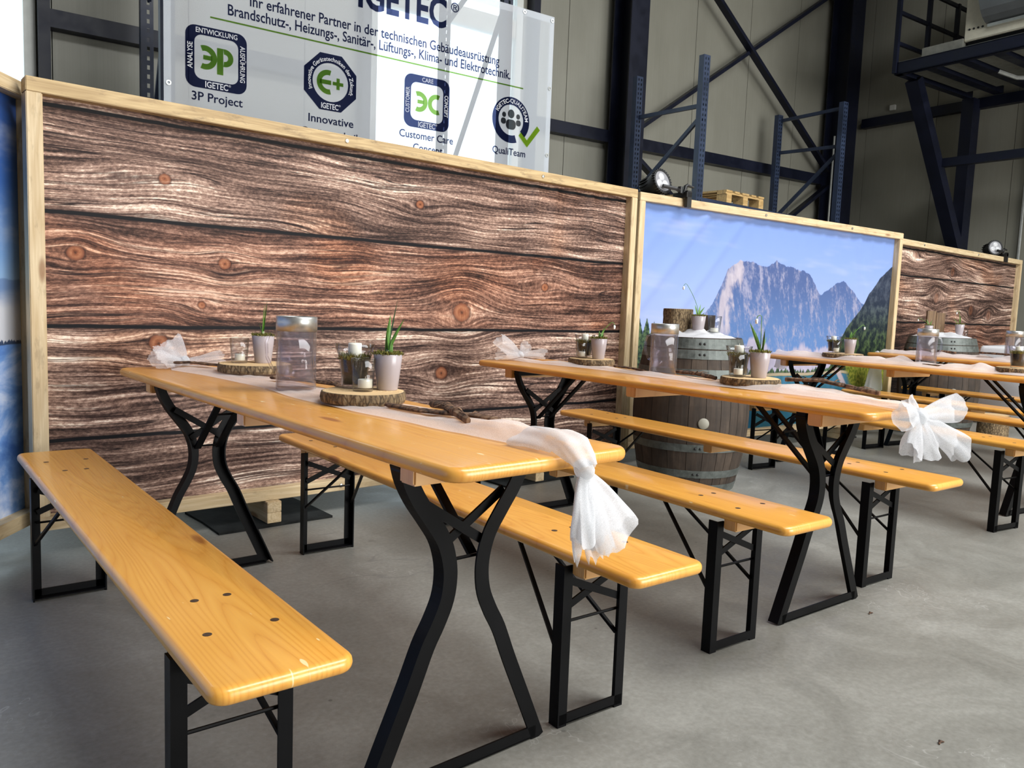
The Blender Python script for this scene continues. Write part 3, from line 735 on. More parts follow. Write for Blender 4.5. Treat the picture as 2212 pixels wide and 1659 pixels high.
def flat(name, loops, mat, parent, d):
    """filled flat shape from outer loop (and optional inner loop of equal count), in x,z"""
    bm = bmesh.new()
    if len(loops) == 1:
        bm.faces.new([bm.verts.new((x, d, z)) for x, z in loops[0]])
    else:
        a = [bm.verts.new((x, d, z)) for x, z in loops[0]]; b = [bm.verts.new((x, d, z)) for x, z in loops[1]]; n = len(a)
        closed = len(loops) == 2
        for i in range(n if closed else n-1): bm.faces.new((a[i], a[(i+1) % n], b[(i+1) % n], b[i]))
    return obj(name, bm, mat, parent)
def arcring(cx, cz, r0_, r1_, a0, a1, n=28):
    o = [(cx+r1_*math.cos(R(a0+(a1-a0)*i/n)), cz+r1_*math.sin(R(a0+(a1-a0)*i/n))) for i in range(n+1)]
    i_ = [(cx+r0_*math.cos(R(a0+(a1-a0)*i/n)), cz+r0_*math.sin(R(a0+(a1-a0)*i/n))) for i in range(n+1)]
    return [o, i_, None]
def rsq(cx, cz, s, r, n=6): return [(cx+x_, cz+y_) for x_, y_ in rrect(s, s, r, n)]
def banner():
    b = empty('mesh_banner', (0, 0, 0), BYAW, 'large white translucent company banner stretched across the rack frames', 'banner')
    D = 6.1; L1 = D-0.003; L2 = D-0.006
    bm = bmesh.new(); x0, x1, z0, z1 = 0.168, 3.628, 1.5, 3.80
    grid(bm, lambda u, v: (x0+(x1-x0)*u, D, z0+(z1-z0)*v), 24, 16); obj('banner_sheet', bm, BANNER, b)
    bm = bmesh.new()
    for a, c, e, f in ((x0, x1, z1-.06, z1), (x0, x0+.05, z0, z1-.06), (x1-.05, x1, z0, z1-.06)): bm.faces.new([bm.verts.new(p) for p in ((a, D+.003, e), (c, D+.003, e), (c, D+.003, f), (a, D+.003, f))])
    obj('hem', bm, BANNER, b)
    for ex, ez in ((0.20, 2.58), (0.20, 3.2), (0.20, 3.76), (3.60, 3.76), (3.60, 3.14), (3.60, 2.52), (3.28, 3.77), (2.2, 3.77), (1.1, 3.77)):
        bm = bmesh.new(); lathe(bm, [(0.010, 0), (0.018, 0.002), (0.018, 0.006), (0.010, 0.006), (0.010, 0)], 12, Matrix.Translation((ex, D-.002, ez)) @ Matrix.Rotation(R(90), 4, 'X')); obj('eyelet', bm, ZINC, b)
    # company name
    lettering('IGETEC', INK_NAVY, b, 0.235, x0=1.645, x1=2.462, zb=3.448, d=L1, bold=0.03)
    lettering('®', INK_NAVY, b, 0.075, xc=2.545, zb=3.60, d=L1)
    flat('swirl_mark', arcring(1.43, 3.70, 0.13, 0.17, 200, 330), INK_GREY, b, L1); flat('swirl_mark', arcring(1.40, 3.72, 0.20, 0.235, 230, 300), INK_GREY, b, L1)
    flat('green_rule', [[(0.489, 3.092), (3.297, 3.080), (3.297, 3.092), (0.489, 3.104)]], INK_GREEN, b, L1)
    words('Ihr erfahrener Partner in der technischen Gebäudeausrüstung', INK_NAVY, b, 0.078, 0.777, 3.023, 3.243, L1)
    words('Brandschutz-, Heizungs-, Sanitär-, Lüftungs-, Klima- und Elektrotechnik.', INK_NAVY, b, 0.078, 0.615, 3.150, 3.143, L1)
    # badges
    def square(cx, cz, top, left, right, glyph):
        k = flat('badge', [rsq(cx, cz, 0.44, 0.07), rsq(cx, cz, 0.315, 0.055)], INK_NAVY, b, L1)
        lettering(top, INK_WHITE, k, 0.036, xc=cx, zb=cz+0.170, d=L2, width=min(0.30, 0.027*len(top)))
        lettering('IGETEC', INK_WHITE, k, 0.043, xc=cx, zb=cz-0.210, d=L2, width=0.165, bold=0.02); lettering('®', INK_WHITE, k, 0.016, xc=cx+0.094, zb=cz-0.182, d=L2, bold=0.0)
        lettering(left, INK_WHITE, k, 0.036, xc=cx-0.172, zb=cz, rot=R(90), d=L2, width=0.0265*len(left))
        lettering(right, INK_WHITE, k, 0.036, xc=cx+0.170, zb=cz, rot=R(-90), d=L2, width=0.0265*len(right))
        return k
    def rev_e(cx, cz, mat):       # mirrored round E
        flat('glyph', arcring(cx, cz, 0.046, 0.086, -112, 112), mat, b, L1)
        flat('glyph', [[(cx-0.012, cz-0.016), (cx+0.050, cz-0.016), (cx+0.050, cz+0.016), (cx-0.012, cz+0.016)]], mat, b, L1)
    square(0.535, 2.803, 'ENTWICKLUNG', 'ANALYSE', 'AUSFÜHRUNG', '3P')
    rev_e(0.452, 2.805, INK_GREEN)
    flat('glyph', [[(0.538, 2.700), (0.583, 2.700), (0.583, 2.890), (0.538, 2.890)]], INK_GREEN, b, L1)
    flat('glyph', arcring(0.592, 2.826, 0.026, 0.064, -98, 98), INK_GREEN, b, L1)
    lettering('3P Project', INK_NAVY, b, 0.062, x0=0.359, x1=0.726, zb=2.492, d=L1)
    oc = [(1.420+0.238*math.cos(R(22.5+45*i)), 2.800+0.238*math.sin(R(22.5+45*i))) for i in range(8)]
    o2 = []
    for i in range(32):
        a = R(22.5+360*i/32); f = i % 4; p, q = oc[i//4], oc[(i//4+1) % 8]; o2.append((p[0]+(q[0]-p[0])*f/4, p[1]+(q[1]-p[1])*f/4))
    k = flat('badge', [o2, [(1.420+0.150*math.cos(R(22.5+360*i/32)), 2.800+0.150*math.sin(R(22.5+360*i/32))) for i in range(32)]], INK_NAVY, b, L1)
    lettering('Innovative Gerätetechniken der Zukunft', INK_WHITE, k, 0.032, xc=0, zb=0, d=L2, width=0.66, arc=(1.420, 2.800, 0.166, R(90), 1))
    lettering('IGETEC', INK_WHITE, k, 0.042, xc=1.415, zb=2.800-0.207, d=L2, width=0.145, bold=0.02); lettering('®', INK_WHITE, k, 0.015, xc=1.498, zb=2.800-0.178, d=L2, bold=0.0)
    flat('glyph', arcring(1.400, 2.80, 0.055, 0.095, 75, 285), INK_GREEN, b, L1)
    for q in ((1.33, 1.425, 2.782, 2.816), (1.438, 1.528, 2.785, 2.812), (1.470, 1.497, 2.754, 2.785), (1.470, 1.497, 2.812, 2.843)): flat('glyph', [[(q[0], q[2]), (q[1], q[2]), (q[1], q[3]), (q[0], q[3])]], INK_GREEN, b, L1)
    lettering('Innovative', INK_NAVY, b, 0.062, x0=1.240, x1=1.621, zb=2.475, d=L1)
    lettering('Gerätetechnik', INK_NAVY, b, 0.062, x0=1.180, x1=1.690, zb=2.365, d=L1)
    square(2.295, 2.787, 'CARE', 'CUSTOMER', 'CONCEPT', '3C')
    rev_e(2.214, 2.787, INK_GREEN)
    flat('glyph', arcring(2.388, 2.787, 0.046, 0.086, 68, 292), INK_GREEN, b, L1)
    lettering('Customer Care', INK_NAVY, b, 0.062, x0=2.037, x1=2.563, zb=2.474, d=L1)
    lettering('Concept', INK_NAVY, b, 0.062, x0=2.17, x1=2.46, zb=2.372, d=L1)
    k = flat('badge', arcring(3.173, 2.782, 0.138, 0.207, -40, 290, 48), INK_NAVY, b, L1)
    lettering('IGETEC-QUALITEAM', INK_WHITE, k, 0.036, xc=0, zb=0, d=L2, width=0.42, arc=(3.173, 2.782, 0.155, R(80), 1))
    for cx, cz, r_ in ((3.173, 2.838, 0.040), (3.095, 2.822, 0.024), (3.251, 2.822, 0.024)):
        flat('people_icon', [[(cx+r_*0.9*math.cos(R(20*i)), cz+r_*math.sin(R(20*i))) for i in range(18)]], INK_GREY, b, L1)
    for cx, cz, w_, h_ in ((3.173, 2.742, 0.11, 0.09), (3.090, 2.765, 0.055, 0.055), (3.256, 2.765, 0.055, 0.055)):
        flat('people_icon', [[(cx+x_, cz+y_) for x_, y_ in rrect(w_, h_, min(w_, h_)*0.42, 4)]], INK_GREY, b, L1)
    flat('check_mark', [[(3.262, 2.655), (3.290, 2.692), (3.358, 2.625), (3.470, 2.770), (3.505, 2.738), (3.362, 2.560)]], INK_LIME, b, L2)
    lettering('QualiTeam', INK_NAVY, b, 0.062, x0=2.979, x1=3.348, zb=2.466, d=L1)
banner()

# ------------------------------------------------------------------ printed panels in timber frames
def panel(loc, rz, W, label, mat, feet, wrinkle, railmat=None, screws=(0.25, 0.5, 0.75), mid=True):
    Z0, H, f, dp = 0.115, 1.756, 0.056, 0.085
    p = empty('printed_partition', loc, rz, label, 'partition', 'printed partitions in timber frames')
    rm = railmat or RAWX
    obj('top_rail', boxm(0, W, 0, dp, Z0+H-f, Z0+H, 0.003), rm, p)
    obj('bottom_rail', boxm(0, W, 0, dp, Z0, Z0+f, 0.003), RAWX, p)
    obj('post', boxm(0, f, 0, dp, Z0+f, Z0+H-f, 0.003), RAWZ, p); obj('post', boxm(W-f, W, 0, dp, Z0+f, Z0+H-f, 0.003), RAWZ, p)
    bm = bmesh.new()
    grid(bm, lambda u, v: (u*W, dp*0.62+wrinkle(u*W, v*H) if 0.02 < u < 0.98 and 0.03 < v < 0.97 else dp*0.62, v*H), 110, 56)
    s = obj('printed_sheet', bm, mat, p, True); s.location = (0, 0, Z0)
    for t in screws:
        bm = bmesh.new(); lathe(bm, [(0, -0.006), (0.009, -0.005), (0.011, 0), (0.011, 0.002)], 10, Matrix.Translation((W*t, 0, Z0+H-f*0.5)) @ Matrix.Rotation(R(-90), 4, 'X')); obj('screw', bm, ZINC, p)
        bm = bmesh.new(); lathe(bm, [(0, -0.006), (0.009, -0.005), (0.011, 0), (0.011, 0.002)], 10, Matrix.Translation((W*t, 0, Z0+f*0.5)) @ Matrix.Rotation(R(-90), 4, 'X')); obj('screw', bm, ZINC, p)
    for fx in feet:
        obj('foot_beam', boxm(fx-0.035, fx+0.035, -0.03, 0.42, 0.012, 0.062, 0.002), RAWY, p); obj('foot_beam', boxm(fx-0.035, fx+0.035, -0.03, 0.42, 0.063, 0.114, 0.002), RAWY, p)
    return p
def fold(x, v, cx, slope, amp, w): 
    d = x-cx-slope*v
    return -amp*math.exp(-(d/w)**2)
def w1(x, v): return 0.004*nz(x*1.4, v*1.2, 3)+sum(fold(x, v-0.9, c, 0.04, a, 0.018)*max(0, min(1, (v-0.9)*2)) for c, a in ((2.62, .012), (2.78, .014), (2.93, .012), (3.10, .014), (3.22, .012), (3.33, .010)))
def w2(x, v):
    s = 0.005*nz(x*1.1, v, 8)
    for c, a, w in ((0.0, .020, .05), (0.42, .016, .045), (-0.35, .012, .05), (2.3, .010, .03)): s += fold(x, v-0.9, c, 0.95, a, w)*max(0.0, 1-abs(x-0.7)*0.45)
    s += sum(fold(x, 0, 0.12+0.19*k, 0, .010, .03)*max(0, min(1, (v-1.45)*4)) for k in range(18))
    s += fold(x, v-1.3, 2.85, -0.3, .012, .035)*max(0, min(1, (v-0.9)*3))
    return s
def w3(x, v): return 0.005*nz(x*1.3, v*1.1, 5)+fold(x, v-1.3, 0.55, 0.75, .016, .035)*max(0, min(1, (v-0.8)*2))+fold(x, v-1.3, 0.8, 0.1, .010, .04)+fold(x, v-1.3, 1.5, 0.1, .010, .04)
def w0(x, v): return 0.006*nz(x*1.3, v*1.1, 1)
panel((-0.494, 3.4253, 0), R(0.53), 3.512, 'large timber-framed panel printed with weathered brown planks', WOOD1, (0.985, 2.70), w1, RAWG, (0.385, 0.755))
panel((3.103, 3.5115, 0), R(-4.29), 3.394, 'timber-framed panel printed with blue mountain and lake', ALPS, (0.55, 2.60), w2, RAWX, (0.40, 0.75))
panel((6.73, 3.47, 0), 0.0, 3.56, 'timber-framed panel printed with knotty planks behind the farther barrel', WOOD3, (0.8, 2.9), w3, RAWX, (0.2, 0.6, 0.85))
panel((-0.42-0.606*3.5, 3.637-0.795*3.5, 0), math.atan2(0.795, 0.606), 3.5, 'timber-framed panel printed with blue sky and snowy winter hills', WINTER, (0.6, 2.7), w0)
for lx, ly, lab in ((0.497, 3.60, 'dark slate slab under panel foot beside the nearest table legs'), (2.22, 3.64, 'dark slate slab under panel foot near the larger barrel'), (5.70, 3.52, 'dark slate slab under the foot of mountain panel')):
    bm = bmesh.new(); pts = [(x_*(1+0.04*nz(i*1.7, lx))+0, y_*(1+0.03*nz(i*2.1, ly))) for i, (x_, y_) in enumerate([(-.28, -.22), (-.1, -.222), (.1, -.218), (.28, -.22), (.282, 0), (.28, .22), (.1, .225), (-.1, .22), (-.28, .22), (-.278, 0)])]
    extr(bm, pts, 0, 0.011); tag(obj('slate_slab', bm, SLATE, None, loc=(lx, ly, 0)), lab, 'slab', 'slate slabs under the panels')

# ------------------------------------------------------------------ clamp spotlights
def spotlight(loc, rz, label, s=1.0, ax=(0.04, -0.94, 0.26)):
    r = empty('clamp_spotlight', loc, rz, label, 'spotlight', 'black clamp spotlights on the panel tops')
    # rail lies along local x, clamp at origin (top of rail z=0), lamp head to -x
    bm = bmesh.new(); box(bm, -0.022, 0.022, -0.085, -0.06, -0.065, 0.05); box(bm, -0.022, 0.022, 0.02, 0.045, -0.05, 0.03); box(bm, -0.03, 0.022, -0.085, 0.045, 0.005, 0.04); obj('clamp', bm, BLKPL, r)
    bm = bmesh.new(); tube(bm, [(0.0, -0.03, 0.04), (0.012, -0.03, 0.085), (0.03, -0.03, 0.095), (0.085, -0.04, 0.085)], [0.012, 0.014, 0.012, 0.008], 8); obj('clamp_lever', bm, BLKPL, r)
    bm = bmesh.new(); tube(bm, [(-0.02, -0.04, 0.03), (-0.06, -0.045, 0.045), (-0.13, -0.075, 0.05), (-0.235, -0.05, 0.06)], 0.013, 8); tube(bm, [(-0.055, -0.045, 0.03), (-0.055, -0.045, 0.075)], 0.018, 10); obj('bracket_arm', bm, BLKPL, r)
    ax = Vector(ax).normalized()
    M = Matrix.Translation((-0.21, -0.01, 0.095)) @ ax.to_track_quat('Z', 'Y').to_matrix().to_4x4() @ Matrix.Scale(s, 4)
    bm = bmesh.new(); lathe(bm, [(0, -0.17), (0.045, -0.168), (0.058, -0.15), (0.062, -0.10), (0.078, -0.04), (0.084, 0.0), (0.084, 0.012), (0.074, 0.014), (0.074, 0.004)], 32, M); obj('housing', bm, BLKPL, r, True)
    bm = bmesh.new()
    for k in range(28):
        a = 2*math.pi*k/28; Mk = M @ Matrix.Rotation(a, 4, 'Z'); box(bm, 0.082, 0.090, -0.005, 0.005, -0.012, 0.014, Mk)
    obj('ribbed_bezel', bm, BLKPL, r)
    bm = bmesh.new()
    for k in range(16):
        a = 2*math.pi*k/16; box(bm, 0.060, 0.072, -0.003, 0.003, -0.15, -0.06, M @ Matrix.Rotation(a, 4, 'Z'))
    obj('cooling_fins', bm, BLKPL, r)
    bm = bmesh.new(); lathe(bm, [(0, 0.008), (0.074, 0.008), (0.074, 0.004)], 32, M); ln = obj('lens', bm, LENS, r)
    for k in range(3):
        a = R(90+120*k); bm = bmesh.new(); lathe(bm, [(0.028, 0.008), (0.02, 0.013), (0, 0.015)], 18, M @ Matrix.Translation((0.033*math.cos(a), 0.033*math.sin(a), 0))); obj('lens_lobe', bm, LENSB, ln, True)
    return r
spotlight((3.54, 3.52, 1.872), R(-4.3), 'black clamp spotlight on the rail of mountain panel')
spotlight((9.66, 3.52, 1.872), 0, 'black clamp spotlight on the rail of knotty plank panel', 1.0, (-0.62, -0.76, 0.12))

# ------------------------------------------------------------------ benches and tables
ZB, ZT, LEN = 0.475, 0.785, 2.2
def lsec(w=0.034, d=0.034, t=0.004, sx=1, sy=1):
    return [(x_*sx, y_*sy) for x_, y_ in ((0, 0), (w, 0), (w, t), (t, t), (t, d), (0, d))]
def vleg(bm, x, y, z0, z1, sx, sy, w=0.03, d=0.036):
    pts = [(x+a, y+b) for a, b in lsec(w, d, 0.005, sx, sy)]
    extr(bm, pts, z0, z1)
def make_bench():
    b = empty('beer_bench', (0, 0, 0), 0, 'x', 'bench', 'folding beer benches beside the tables')
    seat = obj('seat', board_bm(0.25, LEN, ZB-0.030, ZB, 0.032, 0.0135), PINE, b, True)
    seat.data.polygons.foreach_set('use_smooth', [True]*len(seat.data.polygons))
    pm = None
    for y in (0.225, 0.40, LEN-0.40, LEN-0.225):
        for x_ in (-0.055, 0.055):
            if pm is None:
                bm = bmesh.new(); lathe(bm, [(0.0085, -0.004), (0.0085, 0.0004), (0, 0.0005)], 14); pl = obj('plug', bm, PLUG, b); pm = pl.data
            else: pl = obj('plug', pm, None, b)
            pl.location = (x_*(1 if y in (0.225, LEN-0.225) else 0.45)+(0.01 if x_ > 0 else -0.005), y, ZB)
    for y in (0.225, LEN/2, LEN-0.225):
        obj('batten', boxm(-0.095, 0.095, y-0.025, y+0.025, ZB-0.068, ZB-0.0295, 0.004), PINE_B, b)
    for e, s in ((0.272, 1), (LEN-0.272, -1)):
        for sx in (-1, 1):
            bm = bmesh.new(); vleg(bm, sx*0.116, e-0.018*s, 0.0, ZB-0.045, -sx, s); obj('leg', bm, BLACK, b)
        bm = bmesh.new(); box(bm, -0.112, 0.112, min(e-0.018*s, e+0.018*s), max(e-0.018*s, e+0.018*s), 0.006, 0.010); box(bm, -0.112, 0.112, min(e-0.018*s, e-0.013*s), max(e-0.018*s, e-0.013*s), 0.006, 0.034); obj('foot_bar', bm, BLACK, b)
        bm = bmesh.new(); tube(bm, [(-0.10, e, ZB-0.20), (0.10, e, ZB-0.20)], 0.004, 6); obj('stay_rod', bm, BLACK, b)
        for sx in (-1, 1):
            bm = bmesh.new(); bar(bm, (sx*0.095, e-0.004+0.004*sx, ZB-0.085), (-sx*0.097, e-0.004+0.004*sx, ZB-0.165), 0.005, 0.020, Vector((0, 1, 0)).cross(Vector((1, 0, 0)))); obj('cross_brace', bm, BLACK, b)
            bm = bmesh.new(); bar(bm, (sx*0.107, e+0.010*s, 0.20), (sx*0.030, e+0.30*s, ZB-0.036), 0.011, 0.008); obj('folding_strut', bm, BLACK, b)
        obj('hinge_plate', boxm(-0.045, 0.045, e+0.28*s-0.02, e+0.28*s+0.02, ZB-0.038, ZB-0.0302), BLACK, b)
    return b
def make_table():
    t = empty('beer_table', (0, 0, 0), 0, 'x', 'table', 'folding beer tables with pine tops')
    obj('table_top', board_bm(0.488, LEN, ZT-0.030, ZT, 0.045, 0.0135), PINE_T, t, True)
    for y in (0.225, LEN/2, LEN-0.225):
        obj('batten', boxm(-0.195, 0.195, y-0.028, y+0.028, ZT-0.076, ZT-0.0295, 0.004), PINE_B, t)
    path = [(0.170, ZT-0.045), (0.158, 0.70), (0.134, 0.655), (0.098, 0.605), (0.068, 0.56), (0.052, 0.515), (0.047, 0.47), (0.054, 0.42), (0.076, 0.37), (0.104, 0.32), (0.140, 0.235), (0.190, 0.125), (0.246, 0.0)]
    cp = [Vector((a, 0, b)) for a, b in path]; path = []
    for i in range(len(cp)-1):
        p0_, p1_, p2_, p3_ = cp[max(i-1, 0)], cp[i], cp[i+1], cp[min(i+2, len(cp)-1)]
        for k in range(4):
            q = k/4; v_ = 0.5*((2*p1_)+(p2_-p0_)*q+(2*p0_-5*p1_+4*p2_-p3_)*q*q+(3*p1_-p0_-3*p2_+p3_)*q**3); path.append((v_.x, v_.z))
    path.append((cp[-1].x, cp[-1].z))
    for e, s in ((0.285, 1), (LEN-0.285, -1)):
        for sx in (-1, 1):
            bm = bmesh.new(); sec = lsec(0.038, 0.040, 0.005)
            if True: sweep(bm, [(sx*px, e-0.019*s, pz) for px, pz in path], [(a*(-sx)*(-1) if False else (0.017-a)*(sx), bb*s) for a, bb in sec], Vector((0, 1, 0)))
            obj('curved_leg', bm, BLACK, t)
        bm = bmesh.new(); box(bm, -0.235, 0.235, min(e-0.019*s, e-0.014*s), max(e-0.019*s, e-0.014*s), 0.004, 0.034); box(bm, -0.235, 0.235, min(e-0.019*s, e+0.015*s), max(e-0.019*s, e+0.015*s), 0.004, 0.008); obj('foot_bar', bm, BLACK, t)
        bm = bmesh.new(); tube(bm, [(-0.05, e, 0.505), (0.05, e, 0.505)], 0.004, 6); obj('stay_rod', bm, BLACK, t)
        obj('top_channel', boxm(-0.185, 0.185, e-0.018, e+0.018, ZT-0.060, ZT-0.030), BLACK, t)
        for sx in (-1, 1):
            bm = bmesh.new(); bar(bm, (sx*0.120, e+0.006*sx, 0.650), (-sx*0.060, e+0.006*sx, 0.535), 0.006, 0.022, Vector((0, 0, 1))); obj('cross_brace', bm, BLACK, t)
            bm = bmesh.new(); bar(bm, (sx*0.040, e+0.012*s, 0.50), (sx*0.040, e+0.30*s, ZT-0.034), 0.024, 0.009, Vector((1, 0, 0)).cross(Vector((0, 1, 0)))); obj('folding_strut', bm, BLACK, t)
        bm = bmesh.new(); tube(bm, [(-0.04, e+0.16*s, 0.645), (0.04, e+0.16*s, 0.645)], 0.004, 6); obj('strut_rod', bm, BLACK, t)
    return t
BEN = [(-0.536, 1.032, -0.036, 'pine beer bench standing nearest the winter scene panel'),
       (0.411, 1.003, -0.056, 'pine beer bench on the barrel side of the table with the white knotted tail'),
       (1.113, 1.042, -0.070, 'pine beer bench on the near side of the table with the big white bow'),
       (2.150, 1.056, -0.070, 'pine beer bench just in front of the larger barrel'),
       (3.550, 1.05, -0.178, 'pine beer bench just beyond the larger barrel'),
       (4.520, 1.05, -0.190, 'pine beer bench between the two farthest tables, beside the mountain panel table'),
       (5.150, 1.05, -0.200, 'pine beer bench on the near side of the farthest table'),
       (6.150, 0.95, -0.170, 'pine beer bench in front of the farther barrel')]
b0 = make_bench()
for i, (x_, y_, th, lab) in enumerate(BEN):
    o = b0 if i == 0 else dup(b0, (0, 0, 0), 0)
    o.location = (x_, y_, 0); o.rotation_euler = (0, 0, th); o['label'] = lab
TAB = [(0.0, 1.0, 0.0, 'pine beer table whose white runner ends in a knotted hanging tail'),
       (1.65, 1.02, -0.056, 'pine beer table with a big white bow at its end'),
       (4.13, 1.10, -0.180, 'pine beer table with loosely bunched tulle in front of the mountain panel'),
       (5.66, 1.01, -0.190, 'farthest pine beer table in front of knotty plank panel')]
t0 = make_table()
TM = []
for i, (x_, y_, th, lab) in enumerate(TAB):
    o = t0 if i == 0 else dup(t0, (0, 0, 0), 0)
    o.location = (x_, y_, 0); o.rotation_euler = (0, 0, th); o['label'] = lab
    TM.append(Matrix.Translation((x_, y_, 0)) @ Matrix.Rotation(th, 4, 'Z'))
def on(t, x_, y_, z=ZT): return TM[t] @ Vector((x_, y_, z))
def loc_of(t, wx, wy): return TM[t].inverted() @ Vector((wx, wy, 0))

# ------------------------------------------------------------------ tulle runners
def runner(t, pts, label, seed, bumps=0.012, flares=(), puff=None):
    """pts: list of (y, xc, halfwidth, lift) in table coords, running from the wall end to the free end"""
    r = empty('tulle_runner', TM[t].translation, TAB[t][2], label, 'table runner', 'white tulle table runners')
    n = 90
    def interp(s):
        k = s*(len(pts)-1); i = min(int(k), len(pts)-2); f = k-i; f = f*f*(3-2*f)
        return [pts[i][j]*(1-f)+pts[i+1][j]*f for j in range(4)]
    def f(u, v):
        y, xc, hw, lift = interp(u); q = v*2-1
        wav = 0.018*nz(y*4, seed+q*0.7)
        xx = xc+q*hw+wav
        h = bumps*max(0, nz(y*7, q*1.6+seed, 2.0)*1.6+0.25)+lift*(1-q*q)*(0.6+0.5*nz(y*9, seed))+0.003*abs(math.sin(q*7+nz(y*5, seed)*4))
        edge = 1-abs(q)**4
        return (xx, y, ZT+0.003+max(0.0005, h*edge))
    bm = bmesh.new(); grid(bm, f, n, 26); obj('runner_cloth', bm, TULLE, r, True)
    for kn, d_, L, w0_, w1_, amp, k, ph, nrm in flares: flare(r, kn, d_, L, w0_, w1_, amp, k, ph, nrm)
    return r
def flare(parent, kn, d_, L, w0_, w1_, amp, k, ph, nrm, name='gathered_tail', mat=None, rag=0.06):
    """soft trumpet of gathered cloth opening away from a knot"""
    kn = Vector(kn); d_ = Vector(d_).normalized(); nrm = Vector(nrm); nrm = (nrm-d_*nrm.dot(d_)).normalized(); side = d_.cross(nrm).normalized()
    def f(u, v):
        a = 2*math.pi*v; ca, sa = math.cos(a), math.sin(a)
        w = w0_*0.7+(w1_-w0_*0.7)*(u**0.75)*(1.08-0.25*u*u)
        fold_ = 1+0.22*u*nz(ca*1.7+ph, sa*1.7, u*1.2+ph)+0.10*math.sin(a*k+ph*3+u)*(0.3+0.7*u)
        ll = L*(1-0.20*ca*ca+rag*nz(ca*3+ph, sa*3)+0.05*math.sin(a*2+ph))
        p = kn+d_*(u*ll)+side*(ca*w*fold_)+nrm*(sa*(w*0.30+amp*0.55*u)*fold_+0.012*u*nz(ca*2.2, u*2, ph))
        return p
    bm = bmesh.new(); grid(bm, f, 20, 48); bmesh.ops.remove_doubles(bm, verts=bm.verts, dist=1e-6); return obj(name, bm, mat or TULLE, parent, True)
def knot(parent, c, r_, mat=None):
    bm = bmesh.new(); bmesh.ops.create_icosphere(bm, subdivisions=3, radius=r_)
    for v in bm.verts: v.co = Vector(c)+v.co*(1+0.25*nz(*(v.co*60)))+Vector((0, 0, 0))
    obj('knot', bm, mat or TULLE2, parent, True)
X_, Y_, Z_ = Vector((1, 0, 0)), Vector((0, 1, 0)), Vector((0, 0, 1))
# first table: runner, crumpled bow by the wall, knotted tail over the free end
r1 = runner(0, [(2.16, -0.03, 0.03, 0.01), (2.0, 0.0, 0.10, 0.012), (1.7, 0.04, 0.10, 0.004), (1.3, 0.06, 0.10, 0.002), (0.95, 0.05, 0.10, 0.002), (0.55, 0.09, 0.115, 0.004), (0.3, 0.11, 0.10, 0.03), (0.16, 0.085, 0.075, 0.045), (0.06, 0.060, 0.05, 0.045)], 'white tulle runner ending in a knotted tail hanging over the table end', 1.0, 0.004)
bm = bmesh.new()
path1 = [(0.085, 0.15, ZT+0.030), (0.07, 0.07, ZT+0.034), (0.056, 0.0, ZT+0.024), (0.052, -0.030, ZT-0.002), (0.050, -0.042, ZT-0.022)]
def roll(u, v):
    k = u*(len(path1)-1); i = min(int(k), len(path1)-2); f_ = k-i
    p = Vector(path1[i])*(1-f_)+Vector(path1[i+1])*f_; w = 0.072*(1-u)+0.020*u; a = math.pi*(v*1.1-0.05)
    d_ = (Vector(path1[i+1])-Vector(path1[i])).normalized(); s = X_; nn = s.cross(d_); nn = -nn if nn.z < -0.01 and d_.y < 0 and abs(d_.z) < 0.9 else nn
    nn = Vector((0, -abs(d_.z), abs(d_.y))).normalized()
    rr = 1+0.12*math.sin(v*17+u*5)
    return p-s*math.cos(a)*w*rr+nn*(math.sin(a)*0.030*rr-0.026*(1-u))
grid(bm, roll, 22, 30); obj('gathered_end', bm, TULLE2, r1, True)
knot(r1, (0.050, -0.040, ZT-0.020), 0.021)
flare(r1, (0.050, -0.042, ZT-0.028), (0.02, -0.05, -1), 0.150, 0.016, 0.042, 0.016, 7, 0.3, (0, -1, 0), mat=TULLE2)
flare(r1, (0.050, -0.040, ZT-0.028), (0.60, -0.10, -1), 0.185, 0.014, 0.068, 0.020, 6, 1.4, (0.1, -1, 0.1))
flare(r1, (0.048, -0.036, ZT-0.028), (0.26, 0.0, -1), 0.190, 0.014, 0.062, 0.016, 8, 2.2, (0, -1, 0), rag=0.25)
def puffs(r, c, items):
    knot(r, c, 0.020)
    for d_, L, w1_, nrm, ph in items: flare(r, c, d_, L, 0.012, w1_, 0.03, 3, ph, nrm, 'bow_loop', VEIL, 0.15)
puffs(r1, (-0.02, 2.10, ZT+0.03), [((-0.55, 0.15, 0.75), 0.105, 0.058, (0, -1, 0.2), 1.2), ((-0.9, 0.1, 0.22), 0.13, 0.045, (0.1, -1, 0.5), 0.4), ((0.95, -0.3, 0.08), 0.15, 0.040, (0, -0.5, 1), 0.9), ((-0.8, -0.2, 0.04), 0.13, 0.05, (0, -0.5, 1), 3.1)])
